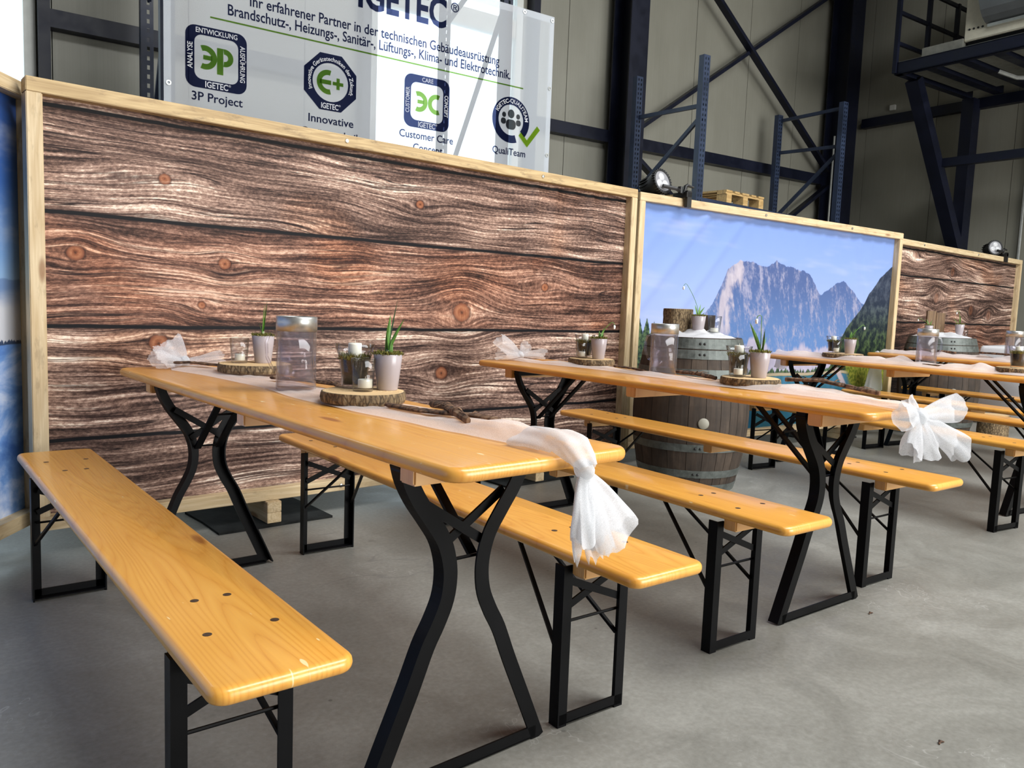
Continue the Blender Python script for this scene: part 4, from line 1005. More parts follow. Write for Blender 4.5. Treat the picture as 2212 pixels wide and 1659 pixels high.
# second table: runner with puff by the wall and a large bow at the free end
r2 = runner(1, [(2.14, -0.05, 0.03, 0.01), (1.95, -0.02, 0.07, 0.015), (1.6, 0.06, 0.08, 0.01), (1.2, 0.06, 0.08, 0.006), (0.85, 0.05, 0.10, 0.008), (0.6, 0.08, 0.12, 0.03), (0.4, 0.10, 0.11, 0.03), (0.2, 0.07, 0.08, 0.015), (0.0, -0.01, 0.05, 0.02)], 'white tulle runner tied in a big bow at the table end', 5.0, 0.007)
kb = (-0.025, -0.045, ZT-0.012)
knot(r2, kb, 0.026)
for d_, L, w0_, w1_, nrm, ph, amp in (((-0.95, -0.1, 0.02), 0.155, 0.014, 0.055, (0.1, -1, 0.3), 0.4, 0.022), ((0.97, -0.05, 0.06), 0.27, 0.014, 0.052, (0, -1, 0.3), 1.6, 0.020), ((-0.45, -0.1, -0.75), 0.15, 0.012, 0.065, (0, -1, 0), 2.4, 0.022), ((0.80, -0.12, -0.42), 0.30, 0.014, 0.062, (0, -1, 0.2), 0.9, 0.026), ((0.35, -0.1, -0.85), 0.16, 0.014, 0.07, (0, -1, 0), 3.3, 0.02), ((-0.2, 0.35, 0.5), 0.07, 0.012, 0.035, (0, -1, 0.4), 0.2, 0.012)):
    flare(r2, kb, d_, L, w0_, w1_, amp, 5, ph, nrm, 'bow_loop', BOWC, 0.04)
puffs(r2, (-0.02, 2.10, ZT+0.03), [((-0.9, 0.1, 0.55), 0.17, 0.05, (0.2, -1, 0.3), 0.5), ((-0.95, 0, 0.05), 0.16, 0.05, (0, -0.6, 1), 1.5), ((0.4, 0.1, 0.4), 0.08, 0.04, (0, -1, 0.3), 2.0), ((0.95, -0.3, 0.05), 0.15, 0.04, (0, -0.5, 1), 0.3)])
# third and fourth table: loosely heaped runners with tails hanging down by the wall
r3 = runner(2, [(2.17, -0.02, 0.10, 0.02), (1.95, -0.04, 0.14, 0.035), (1.65, -0.02, 0.12, 0.012), (1.3, -0.03, 0.13, 0.05), (1.1, 0.0, 0.12, 0.035), (0.85, 0.0, 0.13, 0.006), (0.62, -0.02, 0.14, 0.05), (0.45, 0.0, 0.12, 0.03), (0.1, 0.02, 0.10, 0.01)], 'white tulle runner bunched in soft heaps along the table before the mountain panel', 9.0, 0.02)
flare(r3, (0.06, 2.215, ZT-0.004), (0.1, 0.12, -1), 0.12, 0.05, 0.075, 0.02, 7, 0.7, (0, -1, 0))
r4 = runner(3, [(2.17, 0.0, 0.08, 0.02), (1.9, -0.02, 0.11, 0.035), (1.6, 0.0, 0.10, 0.03), (1.3, 0.02, 0.08, 0.02), (1.05, -0.02, 0.11, 0.05), (0.8, 0.0, 0.11, 0.02), (0.5, 0.02, 0.11, 0.02), (0.1, 0.0, 0.10, 0.02)], 'white tulle runner laid along the farthest table with a hanging tail', 14.0, 0.02)
knot(r4, (-0.04, 2.225, ZT-0.012), 0.022)
flare(r4, (-0.04, 2.222, ZT-0.02), (-0.05, 0.02, -1), 0.36, 0.02, 0.12, 0.03, 6, 0.9, (0, -1, 0))

# ------------------------------------------------------------------ centrepieces
def log_slice(c, r_, h, seed, label):
    o = empty('log_slice', c, seed, label, 'log slice', 'log slices under the centrepieces')
    n = 48
    rad = [r_*(1+0.05*nz(math.cos(2*math.pi*k/n)*1.6+seed, math.sin(2*math.pi*k/n)*1.6)+0.025*nz(k*0.9, seed)) for k in range(n)]
    P = lambda k, f: (rad[k % n]*f*math.cos(2*math.pi*k/n), rad[k % n]*f*math.sin(2*math.pi*k/n))
    bm = bmesh.new(); extr(bm, [P(k, 0.955) for k in range(n)], 0.002, h); obj('sawn_core', bm, CUT, o)
    bm = bmesh.new(); rows = []
    for z, f in ((0.0, 0.95), (0.0, 0.985), (h*0.3, 1.01), (h*0.7, 1.0), (h-0.001, 0.985), (h, 0.95)):
        rows.append([bm.verts.new((P(k, f*(1+0.02*nz(k*1.3, z*90, seed)))[0], P(k, f*(1+0.02*nz(k*1.3, z*90, seed)))[1], z)) for k in range(n)])
    for a, b in zip(rows, rows[1:]):
        for k in range(n): bm.faces.new((a[k], a[(k+1) % n], b[(k+1) % n], b[k]))
    obj('bark_rim', bm, BARK, o)
    return o
def blade(bm, base, pts, w, ax):
    """thin lens-section leaf along pts"""
    n = len(pts); rows = []
    for i, p in enumerate(pts):
        f = i/(n-1); ww = w*(0.75+0.5*math.sin(math.pi*min(1, f*1.1)))*(1-f**5)+0.0004
        p = Vector(base)+Vector(p); s = Vector(ax).normalized(); nn = s.cross(Z_).normalized()
        rows.append([bm.verts.new(p+s*ww), bm.verts.new(p+nn*ww*0.28), bm.verts.new(p-s*ww), bm.verts.new(p-nn*ww*0.28)])
    for a, b in zip(rows, rows[1:]):
        for k in range(4): bm.faces.new((a[k], a[(k+1) % 4], b[(k+1) % 4], b[k]))
    bm.faces.new(rows[0][::-1]); bm.faces.new(rows[-1])
def moss_bm(r_, z, n, seed, h=0.016, r_in=0.0):
    q = random.Random(seed); bm = bmesh.new()
    for _ in range(n):
        a = q.uniform(0, 2*math.pi); rr = math.sqrt(q.uniform(r_in**2, r_**2)); p = Vector((rr*math.cos(a), rr*math.sin(a), z-0.004))
        d_ = Vector((q.gauss(0, .7), q.gauss(0, .7), 1)).normalized()*q.uniform(0.4, 1)*h; s = Vector((q.gauss(0, 1), q.gauss(0, 1), 0)).normalized()*0.0016
        m = p+d_*0.6+Vector((q.gauss(0, 1), q.gauss(0, 1), 0))*0.002
        bm.faces.new([bm.verts.new(v) for v in (p-s, p+s, m+s*0.8, m-s*0.8)]); bm.faces.new([bm.verts.new(v) for v in (m-s*0.8, m+s*0.8, p+d_)])
    return bm
def potted(c, rz, label, leaves, flower=None, s=1.0, seed=1):
    """leaves: (lean x, lean y, height, width)"""
    p = empty('potted_snowdrop', c, -YAW, label, 'potted plant', 'spring bulbs in mauve pots')
    bm = bmesh.new(); lathe(bm, [(0, 0), (0.0285, 0), (0.030, 0.002), (0.0385, 0.070), (0.0415, 0.103), (0.0405, 0.1045), (0.0385, 0.103), (0.036, 0.085), (0, 0.085)], 36); obj('pot', bm, POT, p, True)
    bm = bmesh.new(); lathe(bm, [(0.0375, 0.094), (0.030, 0.102), (0.015, 0.105), (0, 0.106)], 20)
    for v in bm.verts: v.co.z += 0.004*nz(v.co.x*90, v.co.y*90, seed)
    obj('soil', bm, SOIL, p, True)
    m = obj('moss', moss_bm(0.040, 0.104, 800, seed, 0.020), MOSS, p); m['kind'] = 'stuff'
    q = random.Random(seed)
    for lx, ly, h, w in leaves:
        base = (q.uniform(-0.008, 0.008)+lx*0.10, q.uniform(-0.008, 0.008), 0.098)
        bm = bmesh.new(); blade(bm, base, [(lx*f**1.3, ly*f**1.3, h*f) for f in [i/8 for i in range(9)]], w, (math.cos(seed+h*40), math.sin(seed+h*40), 0)); obj('leaf', bm, LEAF, p)
        bm = bmesh.new(); tube(bm, [base, (base[0]+lx*0.1, base[1]+ly*0.1, base[2]+h*0.16)], [0.0042, 0.003], 8); obj('sprout_sheath', bm, LEAFP, p)
    if flower:
        fx, fy, fh = flower
        bm = bmesh.new(); pts = [(fx*f**1.6, fy*f**1.6, 0.10+fh*f) for f in [i/8 for i in range(9)]]; e = Vector(pts[-1])
        sg = 1 if fx >= 0 else -1
        pts += [(e.x+sg*0.008, e.y, e.z+0.004), (e.x+sg*0.017, e.y, e.z-0.002), (e.x+sg*0.019, e.y, e.z-0.010)]; tube(bm, pts, 0.0016, 6); obj('stem', bm, LEAF, p)
        tip = Vector(pts[-1])
        for k in range(3):
            a = 2*math.pi*k/3; bm = bmesh.new()
            lathe(bm, [(0, 0), (0.0045, -0.006), (0.0060, -0.014), (0.003, -0.021), (0, -0.023)], 8, Matrix.Translation(tip+Vector((math.cos(a)*0.004, math.sin(a)*0.004, 0))) @ Matrix.Rotation(R(18), 4, Vector((-math.sin(a), math.cos(a), 0)))); obj('petal', bm, PETAL, p, True)
    p.scale = (s, s, s)
    return p
def candle(c, r_, h, label):
    o = empty('candle', c, 0, label, 'candle', 'white candles in the centrepieces')
    bm = bmesh.new(); lathe(bm, [(0, 0), (r_*0.97, 0), (r_, 0.002), (r_, h-0.002), (r_*0.94, h), (r_*0.5, h-0.001), (0, h-0.0015)], 28); obj('wax', bm, WAX, o, True)
    bm = bmesh.new(); tube(bm, [(0, 0, h-0.003), (0.0005, 0, h+0.004), (0.001, 0.0005, h+0.008)], 0.0008, 6); obj('wick', bm, WICK, o)
    return o
def tumbler(c, label, s=1.0):
    o = empty('candle_glass', c, 0, label, 'glass', 'small candle glasses')
    bm = bmesh.new(); lathe(bm, [(0, 0), (0.027, 0), (0.0285, 0.003), (0.0355, 0.092), (0.0335, 0.092), (0.027, 0.010), (0, 0.010)], 36); obj('glass_body', bm, GLASS, o, True)
    bm = bmesh.new(); lathe(bm, [(0.0335, 0.092), (0.0345, 0.0935), (0.0355, 0.092), (0.0345, 0.091), (0.0335, 0.092)], 36); obj('rim', bm, GLASS, o, True)
    o.scale = (s, s, s); return o
def vase(c, label, seed, s=1.0):
    o = empty('moss_vase', c, 0, label, 'vase', 'flared glass vases filled with moss')
    bm = bmesh.new(); lathe(bm, [(0, 0), (0.034, 0), (0.037, 0.004), (0.040, 0.05), (0.048, 0.095), (0.058, 0.130), (0.056, 0.130), (0.046, 0.095), (0.038, 0.05), (0.0345, 0.012), (0, 0.012)], 40); obj('glass_body', bm, GLASS, o, True)
    bm = bmesh.new(); lathe(bm, [(0, 0.013), (0.0335, 0.013), (0.0365, 0.05), (0.041, 0.080), (0.035, 0.086), (0, 0.088)], 28); obj('soil', bm, SOIL, o, True)
    m = obj('moss', moss_bm(0.045, 0.088, 700, seed, 0.028, 0.012), MOSS, o); m['kind'] = 'stuff'
    o.scale = (s, s, s); return o
def jug(c, rz, label):
    o = empty('drinks_jug', c, rz, label, 'jug', 'clear jugs with steel collars')
    r_, h = 0.0620, 0.232
    bm = bmesh.new(); lathe(bm, [(0, 0.0), (r_-0.003, 0), (r_, 0.003), (r_, h-0.046), (r_-0.003, h-0.046), (r_-0.003, 0.010), (0, 0.010)], 48); obj('jug_body', bm, ACRYL, o, True)
    bm = bmesh.new(); lathe(bm, [(0, 0.030), (r_-0.009, 0.030), (r_-0.010, h-0.05), (r_-0.0115, h-0.05), (r_-0.0115, 0.032), (0, 0.032)], 40); obj('inner_liner', bm, ACRYL, o, True)
    bm = bmesh.new(); lathe(bm, [(r_-0.001, h-0.046), (r_+0.0012, h-0.046), (r_+0.0012, h-0.002), (r_-0.001, h), (r_-0.005, h-0.001), (r_-0.005, h-0.046), (r_-0.001, h-0.046)], 48); obj('steel_collar', bm, STEEL, o, True)
    bm = bmesh.new(); pts = [(r_-0.002, 0, h-0.055), (r_+0.022, 0, h-0.060), (r_+0.030, 0, h-0.085), (r_+0.028, 0, h-0.13), (r_+0.012, 0, h-0.165), (r_-0.002, 0, h-0.17)]
    sweep(bm, pts, [(-0.004, -0.007), (0.004, -0.007), (0.004, 0.007), (-0.004, 0.007)], Vector((0, 1, 0))); obj('handle', bm, ACRYL, o)
    return o
def bark_strip(pts, w, th, label, seed, twigs=0):
    o = empty('bark_strip', pts[0], 0, label, 'bark strip', 'curled strips of vine bark')
    P0 = Vector(pts[0]); n = 40
    def curve_(s):
        k = s*(len(pts)-1); i = min(int(k), len(pts)-2); f = k-i; f2 = f*f*(3-2*f)
        return Vector(pts[i])*(1-f2)+Vector(pts[i+1])*f2-P0
    bm = bmesh.new(); rows = []; m = 14
    for i in range(n+1):
        s = i/n; p = curve_(s); d_ = (curve_(min(1, s+0.02))-curve_(max(0, s-0.02))).normalized(); sd = d_.cross(Z_).normalized(); nn = sd.cross(d_)
        ww = w*(0.35+0.65*math.sin(math.pi*min(1, 0.08+s*0.94))**0.6)*(1+0.25*nz(s*7, seed)); tt = th*(1+0.3*nz(s*9, seed+4))
        tw = nz(s*2.5, seed+7)*0.7
        row = []
        for k in range(m):
            a = 2*math.pi*k/m+tw; rr = 1+0.28*nz(math.cos(a)*3+seed, math.sin(a)*3, s*6)
            row.append(bm.verts.new(p+sd*math.cos(a)*ww*rr+nn*(math.sin(a)*tt*rr+tt*0.8)))
        rows.append(row)
    for a, b in zip(rows, rows[1:]):
        for k in range(m): bm.faces.new((a[k], a[(k+1) % m], b[(k+1) % m], b[k]))
    bm.faces.new(rows[0][::-1]); bm.faces.new(rows[-1]); obj('bark_body', bm, STRIP, o)
    q = random.Random(seed*3+1)
    for _ in range(twigs):
        s = q.uniform(0.2, 0.9); p = curve_(s)+Vector((0, 0, th)); e = p+Vector((q.uniform(-.05, .05), q.uniform(-.05, .05), q.uniform(-0.002, .012)))
        bm = bmesh.new(); tube(bm, [p, (p+e)/2+Vector((0, 0, .006)), e], [0.003, 0.002, 0.001], 6); obj('splinter', bm, STRIP, o)
    return o
SH = 0.030
def P3(x_, y_, z): return Vector((x_, y_, z))
# first table -------------------------------------------------------
log_slice((0.135, 2.785, ZT+0.012), 0.135, SH, 0.4, 'log slice by the wall end of the table with the knotted tail')
zt = ZT+0.012+SH
tumbler((0.085, 2.815, zt), 'clear glass with tealight on the log slice closest to the plank panel', 1.0); candle((0.086, 2.813, zt+0.0105), 0.0185, 0.024, 'tealight inside the glass on the log slice by the plank panel')
potted((0.170, 2.798, zt), 0.3, 'mauve pot with one closed tall sprout on the log slice by the plank panel', [(0.008, 0.0, 0.125, 0.0055), (0.014, 0.004, 0.140, 0.004), (-0.014, 0.0, 0.055, 0.004)], None, 1.0, 3)
jug((0.036, 2.228, ZT+0.005), 2.6, 'clear jug with steel collar on the table with the knotted tail')
log_slice((0.075, 1.875, ZT+0.008), 0.120, SH, 1.9, 'thick log slice in the middle of the table with the knotted tail')
zt = ZT+0.008+SH
vase((0.085, 1.945, zt), 'flared glass vase of moss in the middle of the knotted-tail table', 5); candle((0.085, 1.945, zt+0.092), 0.0195, 0.040, 'white candle sunk in the moss vase on the knotted-tail table')
tumbler((0.066, 1.862, zt), 'clear glass with tealight in front of the moss vase on the knotted-tail table', 1.0); candle((0.070, 1.857, zt+0.0105), 0.0205, 0.024, 'tealight inside the glass before the moss vase on the knotted-tail table')
potted((0.150, 1.868, zt), 0.5, 'mauve pot with three tall green shoots in front of the plank panel', [(0.024, 0.01, 0.165, 0.0056), (0.010, -0.006, 0.120, 0.0052), (0.046, 0.0, 0.108, 0.0046), (0.004, 0.0, 0.05, 0.004), (-0.006, 0.0, 0.075, 0.0046)], None, 1.0, 8)
bark_strip([P3(0.165, 1.66, ZT+0.012), P3(0.135, 1.55, ZT+0.022), P3(0.09, 1.44, ZT+0.02), P3(0.055, 1.35, ZT+0.014)], 0.014, 0.010, 'thick grey bark strip lying across the runner by the knotted tail', 2, 3)
bark_strip([P3(0.06, 1.72, ZT+0.012), P3(0.07, 1.58, ZT+0.014), P3(0.13, 1.44, ZT+0.014), P3(0.16, 1.36, ZT+0.012)], 0.016, 0.006, 'flat bark strip beneath the thick one by the knotted tail', 6, 2)
bark_strip([P3(-0.09, 3.08, ZT+0.022), P3(-0.02, 3.02, ZT+0.026), P3(0.055, 2.945, ZT+0.020)], 0.016, 0.005, 'dark bark strip beside the crumpled bow by the plank panel', 9, 0)
bark_strip([P3(0.06, 2.47, ZT+0.016), P3(0.12, 2.36, ZT+0.016), P3(0.17, 2.22, ZT+0.014), P3(0.14, 2.10, ZT+0.012)], 0.015, 0.006, 'dark bark strip behind the jug on the knotted-tail table', 12, 2)
# second table ------------------------------------------------------
log_slice((1.875, 2.715, ZT+0.010), 0.118, SH, 3.3, 'log slice by the wall end of the table with the big bow')
zt = ZT+0.010+SH
vase((1.885, 2.775, zt), 'moss vase behind the pot at the wall end of the bow table', 15, 0.92); candle((1.885, 2.775, zt+0.086), 0.018, 0.036, 'white candle in the moss vase at the wall end of the bow table')
tumbler((1.835, 2.745, zt), 'clear glass with tealight at the wall end of the bow table', 0.95); candle((1.836, 2.743, zt+0.0105), 0.0185, 0.024, 'tealight inside the glass at the wall end of the bow table')
potted((1.885, 2.675, zt), 0.8, 'mauve pot with short leaning leaves at the wall end of the bow table', [(0.030, 0.0, 0.065, 0.0052), (0.014, 0.01, 0.06, 0.005), (-0.004, 0.0, 0.045, 0.0045), (0.02, -0.01, 0.03, 0.004)], (0.055, 0.0, 0.085), 1.0, 17)
jug((1.845, 2.225, ZT+0.006), 1.9, 'clear jug with steel collar on the table with the big bow')
log_slice((1.775, 1.715, ZT+0.010), 0.120, SH, 4.4, 'log slice in the middle of the table with the big bow')
zt = ZT+0.010+SH
vase((1.795, 1.790, zt), 'moss vase beside the snowdrop pot in the middle of the bow table', 21, 0.95); candle((1.795, 1.790, zt+0.090), 0.019, 0.036, 'white candle in the moss vase in the middle of the bow table')
tumbler((1.728, 1.748, zt), 'clear glass with tealight in the middle of the bow table', 1.0); candle((1.732, 1.745, zt+0.0105), 0.0185, 0.024, 'tealight inside the glass in the middle of the bow table')
potted((1.795, 1.690, zt), 0.2, 'mauve pot with a white snowdrop in the middle of the bow table', [(-0.045, 0.02, 0.125, 0.0060), (0.004, 0.0, 0.10, 0.0055), (0.018, 0.0, 0.07, 0.005), (-0.01, 0.0, 0.04, 0.004)], (-0.004, 0.0, 0.150), 1.0, 23)
bark_strip([P3(1.82, 2.12, ZT+0.02), P3(1.79, 1.99, ZT+0.024), P3(1.76, 1.87, ZT+0.016)], 0.018, 0.008, 'reddish bark bundle between jug and log slice on the bow table', 25, 3)
bark_strip([P3(1.84, 2.52, ZT+0.014), P3(1.83, 2.41, ZT+0.014), P3(1.80, 2.30, ZT+0.012)], 0.014, 0.005, 'thin bark strip near the wall end of the bow table', 28, 0)
bark_strip([P3(1.78, 1.56, ZT+0.040), P3(1.82, 1.44, ZT+0.048), P3(1.80, 1.32, ZT+0.036), P3(1.79, 1.19, ZT+0.024)], 0.016, 0.008, 'frayed bark strip next to the big bow', 31, 5)
# table before the mountain panel -------------------------------------------------------
def L3(t, x_, y_, z=ZT): v = on(t, x_, y_, z); return (v.x, v.y, v.z)
log_slice(L3(2, 0.02, 1.63, ZT+0.010), 0.135, SH, 5.1, 'log slice closest to the mountain panel')
zt = ZT+0.010+SH
vase(L3(2, 0.0, 1.70, zt), 'moss vase on the mountain panel table', 33, 0.92); candle(L3(2, 0.0, 1.70, zt+0.086), 0.018, 0.034, 'white candle in the moss vase on the mountain panel table')
tumbler(L3(2, -0.03, 1.65, zt), 'clear glass with tealight on the mountain panel table', 0.95); candle(L3(2, -0.03, 1.65, zt+0.0105), 0.0195, 0.026, 'tealight inside the glass on the mountain panel table')
potted(L3(2, 0.03, 1.585, zt), 0.1, 'mauve pot with leaning snowdrop on the mountain panel table', [(0.055, 0.0, 0.10, 0.0055), (0.035, 0.01, 0.085, 0.0055), (0.012, 0.0, 0.06, 0.005)], (0.075, 0.0, 0.105), 1.0, 35)
jug(L3(2, 0.05, 1.02, ZT+0.012), -0.75, 'clear jug with handle on the mountain panel table')
log_slice(L3(2, 0.04, 0.43, ZT+0.010), 0.125, SH, 6.6, 'log slice at the free end of the mountain panel table')
vase(L3(2, 0.02, 0.43, ZT+0.010+SH), 'moss vase at the free end of the mountain panel table', 37, 1.0); candle(L3(2, 0.02, 0.43, ZT+0.010+SH+0.092), 0.0195, 0.034, 'white candle in the vase at the free end of the mountain panel table')
bark_strip([on(2, -0.04, 0.98, ZT+0.014), on(2, -0.02, 0.88, ZT+0.014), on(2, 0.0, 0.80, ZT+0.012)], 0.014, 0.004, 'small bark strip beside the jug on the mountain panel table', 41, 0)
# farthest table ----------------------------------------------------
jug(L3(3, 0.08, 1.12, ZT+0.010), -0.6, 'clear jug on the farthest table')
bark_strip([on(3, 0.02, 1.35, ZT+0.05), on(3, 0.03, 1.1, ZT+0.05), on(3, 0.02, 0.80, ZT+0.04)], 0.022, 0.008, 'long dark bark strip on the farthest table beside the jug', 43, 0)
bark_strip([on(3, 0.0, 1.95, ZT+0.05), on(3, 0.02, 1.75, ZT+0.042), on(3, 0.03, 1.55, ZT+0.035)], 0.014, 0.008, 'dark bark strip at the wall end of the farthest table', 45, 0)

# ------------------------------------------------------------------ barrels
def barrel(c, rz, label, s=1.0, ns=24):
    b = empty('wine_barrel', c, rz, label, 'barrel', 'old oak wine barrels')
    H = 0.93
    rad = lambda z: 0.285+0.072*math.sin(math.pi*z/H)**0.9
    zs = [H*i/14 for i in range(15)]
    a = 0.0; q = random.Random(int(c[0]*10)); widths = [q.uniform(0.7, 1.35) for _ in range(ns)]; tot = sum(widths)
    for w in widths:
        da = 2*math.pi*w/tot; bm = bmesh.new(); g_ = 0.004; rows = []
        for z in zs:
            row = []
            for k in range(4):
                t_ = a+g_+(da-2*g_)*k/3; rr = rad(z); row.append(bm.verts.new((rr*math.cos(t_), rr*math.sin(t_), z)))
            for k in (3, 0):
                t_ = a+g_+(da-2*g_)*k/3; rr = rad(z)-0.022; row.append(bm.verts.new((rr*math.cos(t_), rr*math.sin(t_), z)))
            rows.append(row)
        for x0_, x1_ in zip(rows, rows[1:]):
            for k in range(6): bm.faces.new((x0_[k], x0_[(k+1) % 6], x1_[(k+1) % 6], x1_[k]))
        bm.faces.new(rows[0][::-1]); bm.faces.new(rows[-1]); obj('stave', bm, STAVE, b); a += da
    bm = bmesh.new(); lathe(bm, [(0, H-0.03), (0.275, H-0.03), (0.275, H-0.012), (0, H-0.012)], 40); obj('head', bm, STAVE, b)
    for z0, z1 in ((0.0, 0.05), (0.095, 0.14), (0.255, 0.30), (0.695, 0.745), (0.805, 0.858), (0.865, 0.925)):
        bm = bmesh.new(); r0_, r1_ = rad(z0), rad(z1); n = 0.0035; lathe(bm, [(r0_-0.001, z0), (r0_+n, z0), (r1_+n, z1), (r1_-0.001, z1)], 48); h = obj('hoop', bm, GALV, b)
        for da in (0, 0.085):
            an = R(-62)+da; zz = (z0+z1)/2; rr = (r0_+r1_)/2+n
            bm = bmesh.new(); lathe(bm, [(0.008, 0), (0.007, 0.003), (0, 0.005)], 10, Matrix.Translation((rr*math.cos(an), rr*math.sin(an), zz)) @ Matrix.Rotation(an, 4, 'Z') @ Matrix.Rotation(R(90), 4, 'Y')); obj('rivet', bm, BLKPL, h)
    an = R(-56); rr = rad(0.43)
    bm = bmesh.new(); lathe(bm, [(0.033, -0.01), (0.033, 0.004), (0.029, 0.007), (0, 0.008)], 24, Matrix.Translation((rr*math.cos(an), rr*math.sin(an), 0.43)) @ Matrix.Rotation(an, 4, 'Z') @ Matrix.Rotation(R(90), 4, 'Y')); obj('bung', bm, BUNG, b, True)
    b.scale = (s, s, s)
    return b
# barrel rz is chosen so that bung and rivets face the camera
B1 = Vector((3.03, 2.945, 0)); B2 = Vector((7.06, 3.07, 0))
def facing(p): d_ = CAM_P-p; return math.atan2(d_.y, d_.x)
barrel(B1, facing(B1)+R(56)+R(13), 'large weathered oak barrel in front of the mountain panel', 1.0)
barrel(B2, facing(B2)+R(56)+R(22), 'weathered oak barrel in front of the knotty plank panel', 1.0)
HB = 0.93
def heap(c, r_, h, seed, label, group='tulle heaps on the barrels'):
    bm = bmesh.new(); n = 40; rows = []
    for i in range(13):
        f = i/12; row = []
        for k in range(n):
            a = 2*math.pi*k/n; rr = r_*f*(1+0.12*nz(math.cos(a)*2+seed, math.sin(a)*2)); x_, y_ = rr*math.cos(a), rr*math.sin(a)
            z = h*(1-f*f)*(0.35+0.9*abs(nz(x_*9, y_*9, seed)))+0.012*abs(nz(x_*22, y_*22, seed+3))
            row.append(bm.verts.new((x_, y_, max(0.001, z))))
        rows.append(row)
    for p, q in zip(rows, rows[1:]):
        for k in range(n): bm.faces.new((p[k], p[(k+1) % n], q[(k+1) % n], q[k]))
    return tag(obj('tulle_heap', bm, HEAP, None, True, loc=c), label, 'tulle', group)
heap((B1.x, B1.y, HB-0.010), 0.275, 0.085, 2.0, 'crumpled white tulle heaped on the larger barrel')
heap((B2.x, B2.y, HB-0.010), 0.275, 0.085, 5.0, 'crumpled white tulle heaped on the farther barrel')
def stump(c, r_, h, label, seed, group='log stumps'):
    o = empty('log_stump', c, seed, label, 'log', group); n = 40
    rad = [r_*(1+0.06*nz(math.cos(2*math.pi*k/n)*1.5+seed, math.sin(2*math.pi*k/n)*1.5)) for k in range(n)]
    bm = bmesh.new(); extr(bm, [(rad[k]*0.95*math.cos(2*math.pi*k/n), rad[k]*0.95*math.sin(2*math.pi*k/n)) for k in range(n)], 0, h); obj('sawn_core', bm, CUT, o)
    bm = bmesh.new(); rows = []
    for i in range(10):
        z = h*i/9; rows.append([bm.verts.new((rad[k]*(1+0.035*nz(k*1.1, z*25, seed))*math.cos(2*math.pi*k/n), rad[k]*(1+0.035*nz(k*1.1, z*25, seed))*math.sin(2*math.pi*k/n), z*0.985)) for k in range(n)])
    rows.append([bm.verts.new((rad[k]*0.93*math.cos(2*math.pi*k/n), rad[k]*0.93*math.sin(2*math.pi*k/n), h)) for k in range(n)])
    for a, b in zip(rows, rows[1:]):
        for k in range(n): bm.faces.new((a[k], a[(k+1) % n], b[(k+1) % n], b[k]))
    obj('bark_rim', bm, BARK, o); return o
right = Vector((fwd.y, -fwd.x, 0)).normalized(); back = Vector((fwd.x, fwd.y, 0)).normalized()
def rel(p, a, b, z): v = p+right*a+back*b; return (v.x, v.y, z)
stump(rel(B1, -0.10, 0.05, HB+0.012), 0.092, 0.155, 'short log with bark standing on the larger barrel', 1.3)
potted(rel(B1, 0.005, -0.06, HB+0.018), 2.3, 'mauve pot with arching snowdrop on the larger barrel', [(0.01, 0.0, 0.075, 0.0055), (0.035, 0.0, 0.06, 0.005), (-0.02, 0.0, 0.07, 0.005), (0.03, 0.01, 0.03, 0.004)], (-0.075, 0.02, 0.185), 1.05, 51)
o = empty('folded_card', rel(B1, 0.050, 0.0, HB+0.014), facing(B1)+R(60), 'dark brown folded card beside the pot on the larger barrel', 'card')
bm = bmesh.new(); bar(bm, (0, 0.0, 0.06), (0, 0.07, 0.06), 0.003, 0.12); obj('card_leaf', bm, CARD, o)
bm = bmesh.new(); bar(bm, (0, 0.0, 0.06), (0.055, 0.045, 0.06), 0.003, 0.12); obj('card_leaf', bm, CARD, o)
tumbler(rel(B1, 0.105, -0.06, HB+0.020), 'tall clear glass with candle on the larger barrel', 1.18); candle(rel(B1, 0.105, -0.06, HB+0.033), 0.024, 0.024, 'candle inside the glass on the larger barrel')
# farther barrel
for dx, dy, h, lab in ((-0.06, 0.12, 0.25, 'rough brown plank standing on the farther barrel, the one beside the mountain panel'), (0.035, 0.13, 0.235, 'rough brown plank standing on the farther barrel, the one next to the potted leaves')):
    c = rel(B2, dx, dy, HB-0.005); bm = bmesh.new(); box(bm, -0.042, 0.042, -0.012, 0.012, 0, h)
    tag(obj('old_plank', bm, OLDW, None, loc=c, rz=-YAW), lab, 'plank', 'planks on the farther barrel')
potted(rel(B2, 0.16, 0.0, HB+0.022), 0.0, 'mauve pot with two upright leaves on the farther barrel', [(0.0, 0.0, 0.09, 0.006), (-0.035, 0.0, 0.075, 0.005), (-0.06, 0.0, 0.06, 0.004)], (-0.02, 0.0, 0.13), 1.0, 61)
tumbler(rel(B2, 0.225, 0.02, HB+0.006), 'empty clear glass beside the pot on the farther barrel', 0.8)
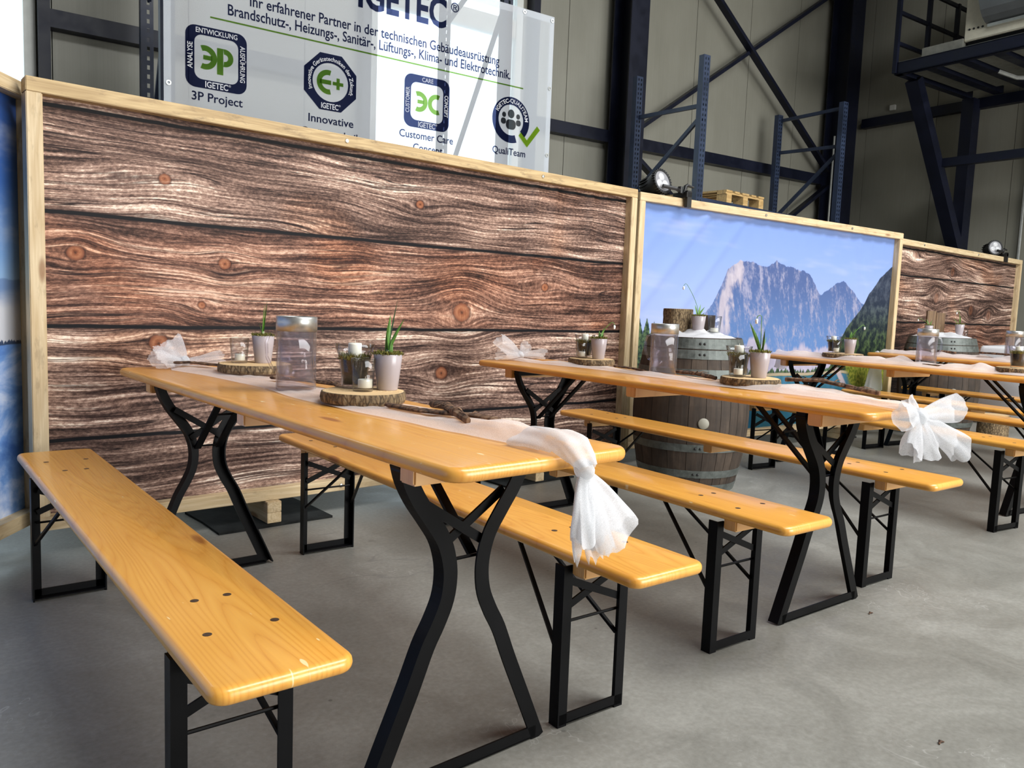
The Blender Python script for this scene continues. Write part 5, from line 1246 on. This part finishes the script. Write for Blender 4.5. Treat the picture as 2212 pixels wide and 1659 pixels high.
potted(rel(B2, -0.16, -0.05, HB+0.012), 2.6, 'mauve pot with drooping snowdrop before the upright planks', [(-0.03, 0.0, 0.07, 0.004), (0.02, 0.0, 0.06, 0.004)], (-0.10, 0.0, 0.075), 0.9, 63)
stump((7.38, 2.66, 0), 0.135, 0.21, 'low log stump on the floor beside the farther barrel', 2.7)

# ------------------------------------------------------------------ cloth-covered side table
def side_table():
    c = (8.78, 2.80, 0)
    t = empty('side_table', c, R(4), 'small table hidden under the white cloth by the knotty plank panel', 'table')
    obj('table_top', boxm(-0.40, 0.40, -0.40, 0.40, 0.80, 0.83), RAWX, t)
    for sx in (-1, 1):
        for sy in (-1, 1): obj('leg', boxm(sx*0.35-.02, sx*0.35+.02, sy*0.35-.02, sy*0.35+.02, 0, 0.80), RAWZ, t)
    bm = bmesh.new(); rows = []
    for i, (f, z) in enumerate(((0.0, 0.834), (0.5, 0.834), (0.97, 0.834), (1.0, 0.828), (1.02, 0.80), (1.04, 0.6), (1.07, 0.4), (1.10, 0.22), (1.12, 0.10))):
        base = rrect(0.82*max(f, 0.001), 0.82*max(f, 0.001), 0.05*max(f, 0.02), 8)
        row = []
        for k, (x_, y_) in enumerate(base):
            dz = max(0, 0.8-z); w = 1+dz*0.10*math.sin(k*1.1)
            row.append(bm.verts.new((x_*w, y_*w, z)))
        rows.append(row)
    m = len(rows[0])
    for a, b in zip(rows, rows[1:]):
        for k in range(m): bm.faces.new((a[k], a[(k+1) % m], b[(k+1) % m], b[k]))
    bm.faces.new(rows[0])
    tag(obj('white_tablecloth', bm, LINEN, None, True, loc=(c[0], c[1], 0), rz=R(4)), 'plain white cloth hanging over the small side table', 'tablecloth')
side_table()

# ------------------------------------------------------------------ scraps on the floor
for (sx_, sy_), lab in (((1.79, 1.16), 'small dark bark crumb on the open concrete floor'), ((1.05, 0.62), 'tiny twig scrap on the concrete near the bench foot')):
    bm = bmesh.new(); tube(bm, [(0, 0, 0.003), (0.012, 0.004, 0.005), (0.022, -0.003, 0.003)], [0.002, 0.004, 0.0015], 6); tag(obj('bark_crumb', bm, STRIP, None, loc=(sx_, sy_, 0)), lab, 'scrap', 'scraps on the floor')
